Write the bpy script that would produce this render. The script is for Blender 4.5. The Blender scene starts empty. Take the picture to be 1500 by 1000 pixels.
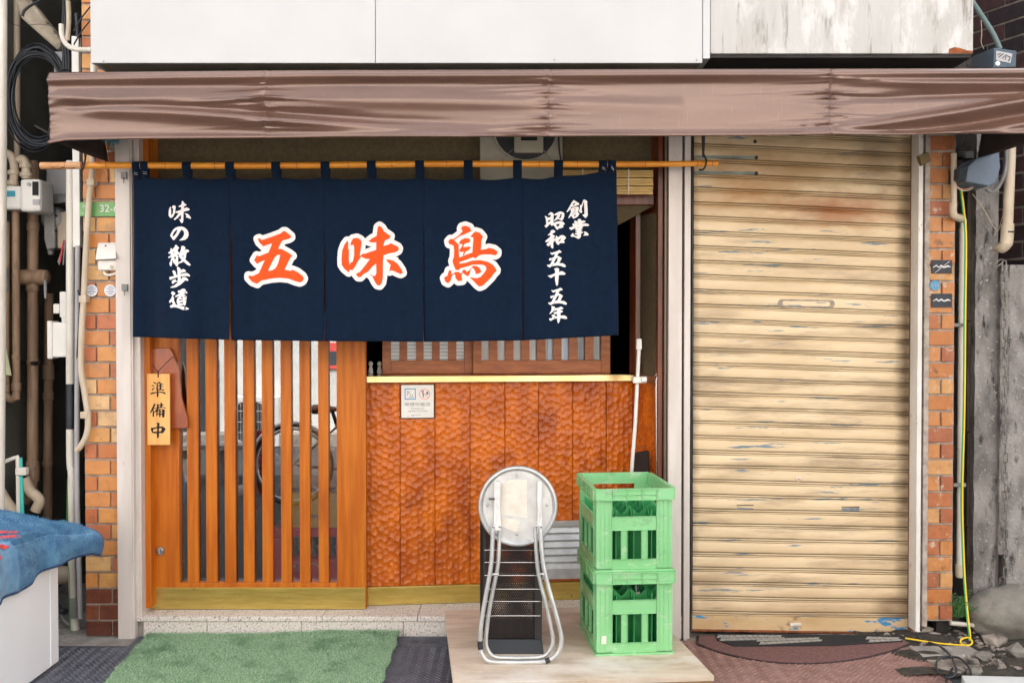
import bpy, bmesh, math, random
import numpy as np
from mathutils import Vector, Matrix, geometry
random.seed(7); rng = np.random.default_rng(7)
S = bpy.context.scene
COL = S.collection
R = math.radians
# ------------------------------------------------------------------ camera, light, exposure
CAMY, CAMZ, PITCH, F = -4.3, 1.36, R(1.0), 1458.0
cam_d = bpy.data.cameras.new("camera"); cam = bpy.data.objects.new("camera", cam_d); COL.objects.link(cam)
cam_d.sensor_width = 36; cam_d.lens = 35.0; cam_d.clip_start = .05; cam_d.clip_end = 500
cam.location = (0, CAMY, CAMZ); cam.rotation_euler = (math.pi/2 - PITCH, 0, 0)
S.camera = cam
SUN_EL, SUN_AZ = R(58), R(12)          # sun stands behind the shop, lighting the far side of the street
w = bpy.data.worlds.new("World"); S.world = w; w.use_nodes = True
nt = w.node_tree; bg = nt.nodes['Background']
sky = nt.nodes.new('ShaderNodeTexSky'); sky.sky_type = 'NISHITA'; sky.sun_disc = False
sky.sun_elevation = SUN_EL; sky.sun_rotation = SUN_AZ; sky.air_density = 1.0; sky.dust_density = 3.5; sky.ozone_density = 1.0
hs = nt.nodes.new('ShaderNodeHueSaturation'); hs.inputs['Saturation'].default_value = .2; nt.links.new(sky.outputs[0], hs.inputs['Color']); nt.links.new(hs.outputs[0], bg.inputs[0]); bg.inputs[1].default_value = 0.15
sun_d = bpy.data.lights.new("sun", 'SUN'); sun_d.energy = 2.6; sun_d.angle = R(.6); sun_d.color = (1, .95, .88)
sun = bpy.data.objects.new("sun", sun_d); COL.objects.link(sun); sun.location = (2, 6, 12)
sd = Vector((math.sin(SUN_AZ)*math.cos(SUN_EL), math.cos(SUN_AZ)*math.cos(SUN_EL), math.sin(SUN_EL)))
sun.rotation_euler = (-sd).to_track_quat('-Z', 'Y').to_euler()
S.view_settings.view_transform = 'Standard'; S.view_settings.look = 'None'
S.view_settings.gamma = 1; S.view_settings.use_curve_mapping = False
S.view_settings.exposure = 2.04
# ------------------------------------------------------------------ unprojection: a pixel of the photograph onto a plane of the place
ca, sa = math.cos(PITCH), math.sin(PITCH)
def ray(px, py):
    a, b = (px-750)/F, (500-py)/F
    return Vector((a, ca + b*sa, -sa + b*ca))
O = Vector((0, CAMY, CAMZ))
def P(px, py, Y=0.0):
    d = ray(px, py); t = (Y-CAMY)/d.y; return O + d*t
def G(px, py, z=0.0):
    d = ray(px, py); t = (z-CAMZ)/d.z; return O + d*t
def RP(px, py, pt, n):
    d = ray(px, py); n = Vector(n); t = (Vector(pt)-O).dot(n)/d.dot(n); return O + d*t
YG = .125                                # plane of the door glass
def RV(px, py, D):                       # what the door glass mirrors: a point at optical distance D
    v = P(px, py, D+CAMY); return Vector((v.x, 2*YG - v.y, v.z))
# ------------------------------------------------------------------ materials
MATS = {}
def lin(r, g, b): return tuple(((c/255)/12.92 if c/255 <= .04045 else ((c/255+.055)/1.055)**2.4) for c in (r, g, b))
def M(name, c1, c2=None, scale=6, stretch=(1, 1, 1), rough=.5, metal=0, bump=0, bscale=80, bstretch=(1, 1, 1), spec=.5,
      coat=0, dirt=None, rand=None, lo=.35, hi=.65, rvar=0, aniso=0, dirt2=None, sheen=0, trans=0, detail=4, spots=()):
    if name in MATS: return MATS[name]
    m = bpy.data.materials.new(name); m.use_nodes = True; t = m.node_tree; N = t.nodes; L = t.links
    b = N['Principled BSDF']; geo = N.new('ShaderNodeNewGeometry')
    def noise(sc, st, det=4, ro=.55):
        mp = N.new('ShaderNodeMapping'); mp.inputs['Scale'].default_value = st; L.new(geo.outputs['Position'], mp.inputs[0])
        n = N.new('ShaderNodeTexNoise'); n.inputs['Scale'].default_value = sc; n.inputs['Detail'].default_value = det; n.inputs['Roughness'].default_value = ro
        L.new(mp.outputs[0], n.inputs['Vector']); return n.outputs['Fac']
    def ramp(src, a, c):
        r = N.new('ShaderNodeMapRange'); r.inputs[1].default_value = a; r.inputs[2].default_value = c; L.new(src, r.inputs[0]); return r.outputs[0]
    def mix(f, A, B):
        x = N.new('ShaderNodeMix'); x.data_type = 'RGBA'
        if f is None: x.inputs[0].default_value = .5
        elif isinstance(f, float): x.inputs[0].default_value = f
        else: L.new(f, x.inputs[0])
        for i, v in ((6, A), (7, B)):
            if isinstance(v, tuple): x.inputs[i].default_value = (*v[:3], 1)
            else: L.new(v, x.inputs[i])
        return x.outputs[2]
    col = c1
    if rand:
        oi = N.new('ShaderNodeObjectInfo'); cr = N.new('ShaderNodeValToRGB'); cr.color_ramp.interpolation = 'CONSTANT'
        while len(cr.color_ramp.elements) < len(rand): cr.color_ramp.elements.new(.5)
        for i, c in enumerate(rand):
            cr.color_ramp.elements[i].position = i/len(rand); cr.color_ramp.elements[i].color = (*c, 1)
        L.new(oi.outputs['Random'], cr.inputs[0]); col = cr.outputs[0]
        if c2 is not None:
            mm = N.new('ShaderNodeMix'); mm.data_type = 'RGBA'; mm.blend_type = 'MULTIPLY'
            L.new(ramp(noise(scale, stretch, detail), lo, hi), mm.inputs[0]); L.new(col, mm.inputs[6]); mm.inputs[7].default_value = (*c2, 1); col = mm.outputs[2]
    elif c2 is not None:
        col = mix(ramp(noise(scale, stretch, detail), lo, hi), c1, c2)
    for dd in (dirt, dirt2):
        if dd:
            dc, dsc, dst, a, c = dd[:5]
            col = mix(ramp(noise(dsc, dst, 6, .65), a, c), col, dc)
    for (sc_, sr_, scol, sst) in spots:          # a stain with a place and shape of its own
        sb = N.new('ShaderNodeVectorMath'); sb.operation = 'SUBTRACT'; L.new(geo.outputs['Position'], sb.inputs[0]); sb.inputs[1].default_value = sc_
        dv = N.new('ShaderNodeVectorMath'); dv.operation = 'DIVIDE'; L.new(sb.outputs[0], dv.inputs[0]); dv.inputs[1].default_value = sr_
        ln_ = N.new('ShaderNodeVectorMath'); ln_.operation = 'LENGTH'; L.new(dv.outputs[0], ln_.inputs[0])
        ma = N.new('ShaderNodeMath'); ma.operation = 'MULTIPLY_ADD'; L.new(noise(7, (1, 1, 2.5), 5), ma.inputs[0]); ma.inputs[1].default_value = 1.6; L.new(ln_.outputs[1], ma.inputs[2])
        mr = N.new('ShaderNodeMapRange'); mr.inputs[1].default_value = 1.9; mr.inputs[2].default_value = .9; mr.inputs[3].default_value = 0; mr.inputs[4].default_value = sst; L.new(ma.outputs[0], mr.inputs[0])
        col = mix(mr.outputs[0], col, scol)
    if isinstance(col, tuple): b.inputs['Base Color'].default_value = (*col, 1)
    else: L.new(col, b.inputs['Base Color'])
    b.inputs['Roughness'].default_value = rough; b.inputs['Metallic'].default_value = metal
    b.inputs['Specular IOR Level'].default_value = spec; b.inputs['Coat Weight'].default_value = coat; b.inputs['Coat Roughness'].default_value = .12
    if sheen: b.inputs['Sheen Weight'].default_value = sheen
    if rvar:
        rr = N.new('ShaderNodeMapRange'); rr.inputs[1].default_value = .3; rr.inputs[2].default_value = .7
        rr.inputs[3].default_value = max(0, rough-rvar); rr.inputs[4].default_value = min(1, rough+rvar)
        L.new(noise(scale*1.7, stretch), rr.inputs[0]); L.new(rr.outputs[0], b.inputs['Roughness'])
    if bump:
        bp = N.new('ShaderNodeBump'); bp.inputs['Distance'].default_value = bump; bp.inputs['Strength'].default_value = 1
        L.new(noise(bscale, bstretch, 5, .6), bp.inputs['Height']); L.new(bp.outputs[0], b.inputs['Normal'])
    MATS[name] = m; return m
def glass(name, refl=.12, tint=(.85, .88, .87)):
    m = bpy.data.materials.new(name); m.use_nodes = True; t = m.node_tree; N = t.nodes; L = t.links
    out = N['Material Output']; N.remove(N['Principled BSDF'])
    tr = N.new('ShaderNodeBsdfTransparent'); tr.inputs[0].default_value = (*tint, 1)
    gl = N.new('ShaderNodeBsdfGlossy'); gl.inputs['Roughness'].default_value = .004; gl.inputs[0].default_value = (.95, .97, 1, 1)
    fr = N.new('ShaderNodeFresnel'); fr.inputs[0].default_value = 1.5
    ad = N.new('ShaderNodeMath'); ad.operation = 'MULTIPLY_ADD'; ad.inputs[1].default_value = 1.0; ad.inputs[2].default_value = refl; L.new(fr.outputs[0], ad.inputs[0])
    mx = N.new('ShaderNodeMixShader'); L.new(ad.outputs[0], mx.inputs[0]); L.new(tr.outputs[0], mx.inputs[1]); L.new(gl.outputs[0], mx.inputs[2])
    L.new(mx.outputs[0], out.inputs[0]); MATS[name] = m; return m
wood_door = M('door_wood', lin(202, 114, 26), lin(178, 90, 16), scale=9, stretch=(6, 6, .35), rough=.45, coat=.06, bump=.0004, bscale=60, bstretch=(8, 8, .4), spec=.3, dirt=(lin(132, 58, 22), 3, (5, 5, .5), .55, .8))
wood_win = M('window_wood', lin(188, 108, 52), lin(160, 84, 36), scale=9, stretch=(1, 6, 6), rough=.45, coat=.1, bump=.0003, bscale=60, bstretch=(1, 8, 8))
wood_dark = M('dark_wood', lin(125, 58, 24), lin(84, 34, 14), scale=8, stretch=(5, 5, .5), rough=.4, coat=.2)
wood_carved = M('carved_wood', lin(210, 108, 18), lin(172, 78, 12), scale=5, stretch=(3, 3, 1), rough=.33, coat=.1, spec=.4, bump=.0002, bscale=50, bstretch=(6, 6, .5), dirt=(lin(132, 52, 16), 7, (1.5, 1, 1), .52, .8))
brass = M('brass', lin(212, 188, 144), lin(194, 166, 112), scale=8, stretch=(.6, 1, 2), rough=.2, metal=1, rvar=.05, dirt=(lin(160, 130, 72), 7, (.6, 1, 1), .58, .85), bump=.0002, bscale=14)
brass_worn = M('worn_brass', lin(204, 178, 98), lin(186, 160, 82), scale=20, stretch=(.4, 1, 3), rough=.36, metal=.7, rvar=.08, dirt=(lin(110, 88, 45), 30, (1, 1, 1), .66, .74))
alu = M('cream_aluminium', lin(216, 206, 200), lin(202, 191, 184), scale=5, stretch=(4, 4, .5), rough=.45, metal=.1, dirt=(lin(120, 100, 84), 16, (2, 2, .6), .66, .85))
mortar = M('mortar', lin(186, 174, 162), lin(150, 138, 128), scale=30, rough=.95, bump=.002, bscale=140)
tile = M('orange_tile', (1, 1, 1), (.90, .85, .82), scale=26, rough=.42, spec=.5, bump=.0008, bscale=120,
         rand=[lin(*c) for c in ((206, 138, 76), (194, 118, 66), (214, 156, 90), (186, 108, 68), (220, 176, 118), (200, 128, 64), (210, 146, 82), (190, 112, 72), (202, 134, 78), (222, 182, 132))],
         dirt=(lin(134, 86, 56), 30, (1, 1, 1), .56, .78), dirt2=(lin(150, 112, 80), 5, (1, 1, 1.6), .52, .8))
tile_dark = M('brown_tile', (1, 1, 1), (.7, .62, .6), scale=26, rough=.4, bump=.0008, bscale=120, rand=[lin(*c) for c in ((134, 78, 52), (118, 66, 48), (148, 90, 56), (104, 60, 46))], dirt=(lin(60, 40, 32), 30, (1, 1, 1), .55, .8))
tile_right = M('weathered_tile', (1, 1, 1), (.86, .78, .72), scale=30, rough=.5, bump=.001, bscale=120,
         rand=[lin(*c) for c in ((192, 128, 72), (176, 106, 62), (200, 148, 92), (164, 96, 62), (194, 132, 76), (184, 116, 60))],
         dirt=(lin(190, 170, 150), 12, (2, 2, 1.5), .58, .66), dirt2=(lin(84, 60, 44), 22, (1, 1, 1), .56, .74))
darkbrick = M('dark_brick', (1, 1, 1), (.6, .55, .6), scale=25, rough=.7, bump=.002, bscale=90, rand=[lin(*c) for c in ((62, 44, 46), (50, 38, 42), (78, 50, 48), (44, 36, 40))])
mortar_light = M('pale_mortar', lin(150, 140, 132), lin(118, 110, 104), scale=20, rough=.95, bump=.002)
white_panel = M('white_panel', lin(194, 193, 193), lin(188, 187, 187), scale=3, rough=.55, dirt=(lin(190, 182, 174), 12, (3, 3, .5), .74, .95))
stain_panel = M('stained_panel', lin(186, 183, 180), lin(176, 172, 167), scale=4, stretch=(2.5, 2.5, .5), rough=.6, lo=.4, hi=.6,
                dirt=(lin(128, 121, 112), 5, (4, 4, .5), .54, .66), dirt2=(lin(202, 199, 196), 5, (2.4, 2, .9), .50, .62))
soffit = M('soffit', lin(150, 140, 125), lin(125, 116, 104), rough=.7)
soffit_dark = M('dark_soffit', lin(60, 56, 54), lin(38, 36, 36), scale=8, stretch=(.6, 2, 1), rough=.8)
rust = M('rust', lin(150, 82, 42), lin(96, 52, 30), scale=40, rough=.9, bump=.001)
plaster = M('olive_plaster', lin(104, 90, 64), lin(90, 76, 54), scale=60, rough=.95, bump=.001, bscale=200)  # base colour darkened to stand in for deeper shade under the awning
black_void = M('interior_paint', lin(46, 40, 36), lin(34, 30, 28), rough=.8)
granite = M('granite', lin(232, 224, 216), lin(206, 196, 188), scale=160, rough=.5, lo=.45, hi=.55, bump=.0005, bscale=200,
            dirt=(lin(128, 118, 114), 110, (1, 1, 1), .57, .61), dirt2=(lin(206, 160, 120), 14, (1, 1, 1), .62, .8))
concrete = M('concrete', lin(160, 154, 146), lin(124, 118, 112), scale=8, rough=.92, bump=.003, bscale=60, dirt=(lin(72, 70, 64), 9, (1, 1, 1), .58, .72), dirt2=(lin(200, 196, 190), 40, (1, 1, 1), .6, .68))
rough_conc = M('rough_concrete', lin(158, 152, 148), lin(112, 107, 104), scale=12, stretch=(1, 1, .6), rough=.95, bump=.008, bscale=70, dirt=(lin(52, 50, 48), 14, (2, 2, .6), .55, .68), dirt2=(lin(188, 184, 178), 70, (1, 1, 1), .6, .68), detail=8)
dark_wall = M('dark_wall', lin(98, 95, 88), lin(80, 77, 70), scale=5, rough=.9, bump=.002, bscale=60)
asphalt = M('asphalt', (.05, .05, .052), (.035, .035, .037), scale=30, rough=.9, bump=.003, bscale=160, dirt=((.14, .14, .14), 240, (1, 1, 1), .64, .7))
opp_wall = M('street_wall', lin(232, 228, 222), lin(214, 210, 204), scale=2, rough=.85, bump=.001, dirt=(lin(170, 164, 156), 3, (3, 3, .4), .68, .9))
vinyl = M('brown_vinyl', lin(118, 88, 74), lin(104, 76, 64), scale=4, stretch=(.5, 1, 3), rough=.27, metal=.28, spec=.6, coat=.3, bump=.0004, bscale=80, bstretch=(3, 3, .15), dirt=(lin(150, 124, 116), 40, (4, 4, .15), .62, .9))
vinyl_in = M('awning_inner_dark', lin(64, 54, 50), lin(48, 40, 38), rough=.8)  # inner faces of the awning, shade beneath it put into the colour
navy = M('navy_cloth', (.0045, .0140, .036), (.0034, .0108, .028), scale=40, rough=.95, spec=.15, bump=.0003, bscale=500, sheen=.05)
print_white = M('white_print', lin(240, 234, 232), lin(228, 222, 221), scale=90, rough=.9, spec=.1)
print_orange = M('orange_print', lin(244, 92, 42), lin(238, 84, 38), scale=60, rough=.9, spec=.1)
bamboo = M('bamboo', lin(240, 160, 48), lin(224, 136, 34), scale=6, stretch=(1, 6, 6), rough=.32, coat=.3, dirt=(lin(120, 66, 30), 18, (1.2, 4, 4), .68, .8))
bamboo_pale = M('weathered_bamboo', lin(214, 166, 122), lin(190, 128, 74), scale=9, stretch=(1, 5, 5), rough=.5, dirt=(lin(74, 42, 26), 14, (1, 4, 4), .56, .62))
black_metal = M('black_iron', lin(44, 40, 40), lin(30, 28, 28), rough=.55, dirt=(lin(90, 60, 44), 30, (1, 1, 1), .62, .75))
black_plastic = M('black_plastic', lin(36, 38, 42), rough=.5)
cable_black = M('black_cable', lin(38, 44, 52), lin(26, 30, 36), scale=30, rough=.45)
pvc = M('white_pvc', lin(226, 220, 210), lin(204, 196, 184), scale=6, stretch=(3, 3, .6), rough=.4, dirt=(lin(140, 126, 108), 12, (2, 2, 1), .64, .85))
beige_pipe = M('beige_pipe', lin(206, 190, 168), lin(184, 164, 140), scale=8, stretch=(3, 3, .6), rough=.5, dirt=(lin(120, 98, 76), 10, (2, 2, 1), .62, .85))
brown_pipe = M('brown_pipe', lin(166, 136, 110), lin(130, 102, 80), scale=8, stretch=(3, 3, .5), rough=.55, dirt=(lin(70, 52, 42), 12, (2, 2, .7), .58, .78))
grey_metal = M('grey_metal', lin(150, 148, 146), lin(122, 120, 118), scale=9, rough=.5, metal=.2, dirt=(lin(90, 82, 74), 14, (1, 1, 1), .62, .8))
grey_paint = M('grey_paint', lin(176, 174, 176), lin(160, 158, 160), scale=6, rough=.55)
white_plastic = M('white_plastic', lin(232, 228, 222), lin(220, 215, 208), scale=8, rough=.4)
cream_paint = M('cream_shutter', lin(228, 203, 166), lin(212, 185, 147), scale=5, stretch=(.5, 1, 2), rough=.5, spots=[((P(1235, 305).x, .05, P(1235, 305).z), (.30, .5, .10), lin(168, 108, 66), .95), ((P(1100, 270).x, .05, P(1100, 270).z), (.35, .5, .16), lin(184, 136, 84), .85), ((P(1290, 225).x, .05, P(1290, 225).z), (.14, .5, .16), lin(96, 88, 70), .9), ((P(1337, 500).x, .05, P(1337, 500).z), (.045, .5, 1.6), lin(104, 84, 62), .85), ((P(1014, 560).x, .05, P(1014, 560).z), (.035, .5, 1.5), lin(120, 104, 84), .7), ((P(1310, 900).x, .05, P(1310, 900).z), (.10, .5, .07), lin(110, 84, 60), .8), ((P(1180, 900).x, .05, P(1180, 900).z), (.6, .5, .10), lin(180, 150, 116), .6), ((P(1200, 235).x, .05, P(1200, 235).z), (.6, .5, .13), lin(176, 140, 96), .75), ((P(1040, 860).x, .05, P(1040, 860).z), (.16, .5, .14), lin(176, 150, 120), .6)],
                dirt=(lin(140, 116, 90), 3.6, (.5, 1, 3.2), .50, .80), dirt2=(lin(112, 130, 140), 12, (.24, 1, 3.6), .625, .65), bump=.0005, bscale=30)
grime_shade = M('slat_grime_shade', lin(66, 54, 38), lin(120, 96, 60), scale=14, stretch=(.3, 1, 4), rough=.7)  # grime plus crease shade painted in, so the slat grooves read dark
rust_paint = M('flaking_white_paint', lin(226, 222, 216), lin(208, 202, 196), scale=6, rough=.5, dirt=(lin(146, 84, 44), 9, (2, 2, .8), .63, .68))
crate_green = M('crate_green', lin(140, 202, 144), lin(128, 194, 132), scale=5, rough=.38, spec=.5, dirt=(lin(168, 206, 164), 16, (1, 1, 2), .56, .66), dirt2=(lin(104, 140, 100), 9, (1, 1, 1.5), .6, .8))
crate_dark = M('divider_green', lin(60, 160, 92), lin(48, 142, 80), scale=5, rough=.4)
ply = M('plywood', lin(214, 196, 176), lin(192, 172, 150), scale=5, stretch=(.5, 3, 1), rough=.7, dirt=(lin(160, 134, 108), 4, (1, 2.2, 1), .5, .85), dirt2=(lin(224, 216, 208), 3, (1, 1.3, 1), .5, .75))
ply_edge = M('plywood_edge', lin(176, 134, 92), lin(120, 84, 54), scale=8, stretch=(.3, .3, 14), rough=.8)
turf_m = M('turf', lin(124, 172, 124), lin(208, 226, 196), scale=170, rough=.85, lo=.42, hi=.6, dirt=(lin(96, 140, 100), 6, (1, 1, 1), .5, .75))
turf_base = M('turf_backing', lin(70, 104, 74), lin(60, 90, 64), scale=200, rough=.95)
rubber = M('black_rubber', lin(88, 92, 102), lin(66, 70, 78), scale=14, rough=.55, dirt=(lin(120, 112, 104), 25, (1, 1, 1), .62, .8))
plate_red = M('red_brown_plate', lin(150, 114, 106), lin(132, 98, 90), scale=10, rough=.6, dirt=(lin(164, 134, 120), 26, (1, 1, 1), .58, .75))
maroon = M('maroon_mat', lin(124, 88, 84), lin(104, 72, 70), scale=60, rough=.95, bump=.001, bscale=300)
steel = M('galvanised', lin(206, 206, 204), lin(184, 184, 184), scale=18, rough=.38, metal=.55, rvar=.08, dirt=(lin(140, 136, 130), 30, (1, 1, 1), .62, .8))
steel_bright = M('bright_steel', lin(205, 205, 205), rough=.25, metal=1)
paper = M('old_paper', lin(232, 224, 212), lin(214, 204, 190), scale=20, rough=.8)
ink_grey = M('grey_ink', lin(120, 116, 114), rough=.9); ink_black = M('black_ink', lin(24, 24, 26), rough=.8)
ink_blue = M('blue_ink', lin(70, 140, 196), rough=.8); ink_red = M('red_ink', lin(236, 92, 84), rough=.8)
wood_tag = M('pale_tag_wood', lin(240, 182, 108), lin(228, 164, 88), scale=9, stretch=(5, 5, .5), rough=.5)
wood_red = M('red_brown_board', lin(178, 92, 50), lin(146, 66, 32), scale=6, stretch=(3, 3, .8), rough=.3, coat=.4)
towel = M('blue_towel', lin(106, 158, 190), lin(72, 122, 166), scale=22, rough=1, bump=.003, bscale=260, sheen=.3)
cabinet_white = M('cabinet_white', lin(244, 244, 246), lin(236, 237, 240), scale=2, rough=.45)
rock = M('boulder', lin(140, 134, 124), lin(100, 96, 90), scale=7, rough=.9, bump=.004, bscale=60, detail=8, dirt=(lin(60, 56, 52), 5, (1, 1, 1), .55, .75))
rubble_m = M('rubble', lin(172, 160, 148), lin(100, 90, 82), scale=12, rough=.95, bump=.006, bscale=60, dirt=(lin(40, 38, 34), 8, (1, 1, 1), .52, .62))
soil = M('soil', lin(70, 62, 52), lin(40, 38, 34), scale=30, rough=1, bump=.01, bscale=50)
yellow = M('yellow_cable', lin(240, 200, 40), rough=.4); green_strip = M('green_cable', lin(70, 150, 70), rough=.4)
blue_grey = M('blue_grey_box', lin(104, 120, 140), lin(86, 100, 118), scale=6, rough=.5)
turq = M('turquoise', lin(60, 190, 180), rough=.4)
red_crate = M('red_crate', lin(232, 56, 74), lin(220, 46, 64), scale=6, rough=.4)
cardboard = M('cardboard', lin(190, 150, 108), lin(172, 132, 92), scale=6, rough=.9)
yellow_card = M('yellow_carton', lin(240, 190, 80), lin(230, 176, 66), scale=6, rough=.7)
glass_door = glass('door_glass', .15, (.95, .97, .96)); glass_win = glass('window_glass', .0, (.97, .97, .97))
vinyl.node_tree.nodes['Principled BSDF'].inputs['IOR'].default_value = 1.66
# ------------------------------------------------------------------ mesh building
OFF = {}
class MB:
    def __init__(s, xf=None): s.v = []; s.f = []; s.mi = []; s.cur = 0; s.xf = xf; s.sm = False
    def add(s, vs, fs):
        n = len(s.v)
        s.v += [tuple(s.xf(*p)) if s.xf else tuple(p) for p in vs]
        s.f += [tuple(i+n for i in f) for f in fs]; s.mi += [s.cur]*len(fs); return s
    def box(s, x0, x1, y0, y1, z0, z1):
        v = [(x0, y0, z0), (x1, y0, z0), (x1, y1, z0), (x0, y1, z0), (x0, y0, z1), (x1, y0, z1), (x1, y1, z1), (x0, y1, z1)]
        return s.add(v, [(3, 2, 1, 0), (4, 5, 6, 7), (0, 1, 5, 4), (1, 2, 6, 5), (2, 3, 7, 6), (3, 0, 4, 7)])
    def hexa(s, a, b):   # two quads (same winding) joined
        v = [tuple(p) for p in a] + [tuple(p) for p in b]; n = len(a)
        f = [tuple(range(n))[::-1], tuple(range(n, 2*n))] + [(i, (i+1) % n, n+(i+1) % n, n+i) for i in range(n)]
        return s.add(v, f)
    def tube(s, pts, r, n=10, caps=True, closed=False):
        pts = [Vector(p) for p in pts]; m = len(pts); rr = r if isinstance(r, (list, tuple)) else [r]*m
        vs = []; fs = []; up = None
        for i, p in enumerate(pts):
            if closed: d = pts[(i+1) % m]-pts[i-1]
            else: d = pts[min(i+1, m-1)]-pts[max(i-1, 0)]
            d.normalize()
            if up is None:
                up = Vector((0, 0, 1)) if abs(d.z) < .9 else Vector((0, 1, 0))
            a = d.cross(up)
            if a.length < 1e-4: a = d.cross(Vector((1, 0, 0)))
            a.normalize(); b = a.cross(d); up = b
            for k in range(n):
                t = 2*math.pi*k/n; vs.append(p + a*math.cos(t)*rr[i] + b*math.sin(t)*rr[i])
        for i in range(m if closed else m-1):
            for k in range(n):
                j = (i+1) % m
                fs.append((i*n+k, i*n+(k+1) % n, j*n+(k+1) % n, j*n+k))
        if caps and not closed: fs += [tuple(range(n))[::-1], tuple(range((m-1)*n, m*n))]
        return s.add(vs, fs)
    def lathe(s, c, prof, axis='z', n=32, a0=0):   # prof: (r, h)
        c = Vector(c); vs = []; fs = []
        for r, h in prof:
            for k in range(n):
                t = 2*math.pi*k/n + a0; x, y = r*math.cos(t), r*math.sin(t)
                vs.append(c + (Vector((x, y, h)) if axis == 'z' else Vector((x, h, y)) if axis == 'y' else Vector((h, x, y))))
        for i in range(len(prof)-1):
            for k in range(n): fs.append((i*n+k, i*n+(k+1) % n, (i+1)*n+(k+1) % n, (i+1)*n+k))
        fs += [tuple(range(n))[::-1], tuple(range((len(prof)-1)*n, len(prof)*n))]
        return s.add(vs, fs)
    def grid(s, fn, nu, nv):
        vs = [fn(i/(nu-1), j/(nv-1)) for j in range(nv) for i in range(nu)]
        fs = [(j*nu+i, j*nu+i+1, (j+1)*nu+i+1, (j+1)*nu+i) for j in range(nv-1) for i in range(nu-1)]
        return s.add(vs, fs)
def tag(o, label=None, cat=None, group=None, kind=None):
    if label: o['label'] = label
    if cat: o['category'] = cat
    if group: o['group'] = group
    if kind: o['kind'] = kind
    return o
def empty(name, loc, label, cat, group=None):
    o = bpy.data.objects.new(name, None); COL.objects.link(o); o.location = loc; o.empty_display_size = .05
    OFF[o.name] = Vector(loc); return tag(o, label, cat, group)
def make(name, mb, mats, parent=None, smooth=False, bevel=0, label=None, cat=None, kind=None, group=None, fix=True):
    v = mb.v
    if parent is not None: off = OFF[parent.name]
    else:
        a = np.array(v); off = Vector(((a[:, 0].min()+a[:, 0].max())/2, (a[:, 1].min()+a[:, 1].max())/2, a[:, 2].min()))
    me = bpy.data.meshes.new(name); me.from_pydata([(p[0]-off.x, p[1]-off.y, p[2]-off.z) for p in v], [], mb.f)
    if not isinstance(mats, (list, tuple)): mats = [mats]
    for m in mats: me.materials.append(m)
    if len(mats) > 1: me.polygons.foreach_set('material_index', mb.mi)
    if fix:
        bm = bmesh.new(); bm.from_mesh(me); bmesh.ops.recalc_face_normals(bm, faces=bm.faces); bm.to_mesh(me); bm.free()
    if smooth:
        me.polygons.foreach_set('use_smooth', [True]*len(me.polygons))
        try: me.set_sharp_from_angle(angle=R(40))
        except Exception: pass
    me.update()
    o = bpy.data.objects.new(name, me); COL.objects.link(o)
    if parent is not None: o.parent = parent
    else: o.location = off
    OFF[o.name] = off.copy()
    if bevel:
        b = o.modifiers.new('bevel', 'BEVEL'); b.width = bevel; b.segments = 2; b.limit_method = 'ANGLE'; b.angle_limit = R(40)
    return tag(o, label, cat, group, kind)
def inst(src, parent, loc, name=None, rot=None):    # a copy sharing mesh data; loc in world
    c = src.copy(); COL.objects.link(c); c.parent = parent; c.location = Vector(loc)-OFF[parent.name]
    if rot: c.rotation_euler = rot
    return c
def cr(pts, n=8):     # Catmull-Rom smoothing
    pts = [Vector(p) for p in pts]; q = [pts[0]*2-pts[1]] + pts + [pts[-1]*2-pts[-2]]; out = []
    for i in range(1, len(q)-2):
        for k in range(n):
            t = k/n; a, b, c, d = q[i-1], q[i], q[i+1], q[i+2]
            out.append(.5*((2*b)+(c-a)*t+(2*a-5*b+4*c-d)*t*t+(3*b-a-3*c+d)*t**3))
    out.append(pts[-1]); return out
def PBOX(mb, x0, x1, y0, y1, Y, depth):   # box whose front face at depth Y fills the pixel rectangle
    a = P(x0, y1, Y); b = P(x1, y0, Y); return mb.box(a.x, b.x, Y, Y+depth, a.z, b.z)
# ------------------------------------------------------------------ ground
m = MB(); m.box(-40, 40, -40, 40, -.3, -.004); make('ground', m, asphalt, kind='structure')
m = MB(); m.add([G(-60, 972, 0), G(205, 972, 0), G(205, 900, 0), G(-60, 900, 0)][::1], [(0, 1, 2, 3)])
m = MB(); a = G(-200, 970, 0); m.box(-3.2, G(205, 970, 0).x, a.y, .9, -.1, .004); make('pavement', m, concrete, kind='structure', bevel=.004)
m = MB(); m.box(G(1020, 960).x, 4, -.35, .9, -.1, .003); make('pavement', m, rubble_m, kind='structure')
# ------------------------------------------------------------------ the building (fixed parts)
B = empty('shop_building', (0, .2, 0), 'narrow shop front with orange tiled piers, white fascia panels and granite step', 'building')
zt = 7.2  # unseen upper mass, height set to block the sun from the front
m = MB(); m.box(-1.86, 1.915, .35, 8, 2.40, zt); m.box(-1.86, 1.915, .0, .35, 2.9, zt); make('unseen_upper_wall', m, white_panel, B)
m = MB()    # room shell behind the door and windows
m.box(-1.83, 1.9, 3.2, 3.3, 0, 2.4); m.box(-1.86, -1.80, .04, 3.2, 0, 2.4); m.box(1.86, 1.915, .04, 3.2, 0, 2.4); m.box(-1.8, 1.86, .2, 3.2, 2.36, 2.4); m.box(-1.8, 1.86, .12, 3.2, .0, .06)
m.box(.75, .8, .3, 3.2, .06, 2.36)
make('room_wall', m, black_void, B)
# plaster above the door
a = P(196, 262, .16); b = P(975, 150, .16)
m = MB(); m.box(a.x, b.x+.02, .16, .2, 1.96, 2.36); make('transom_wall', m, plaster, B)
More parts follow.
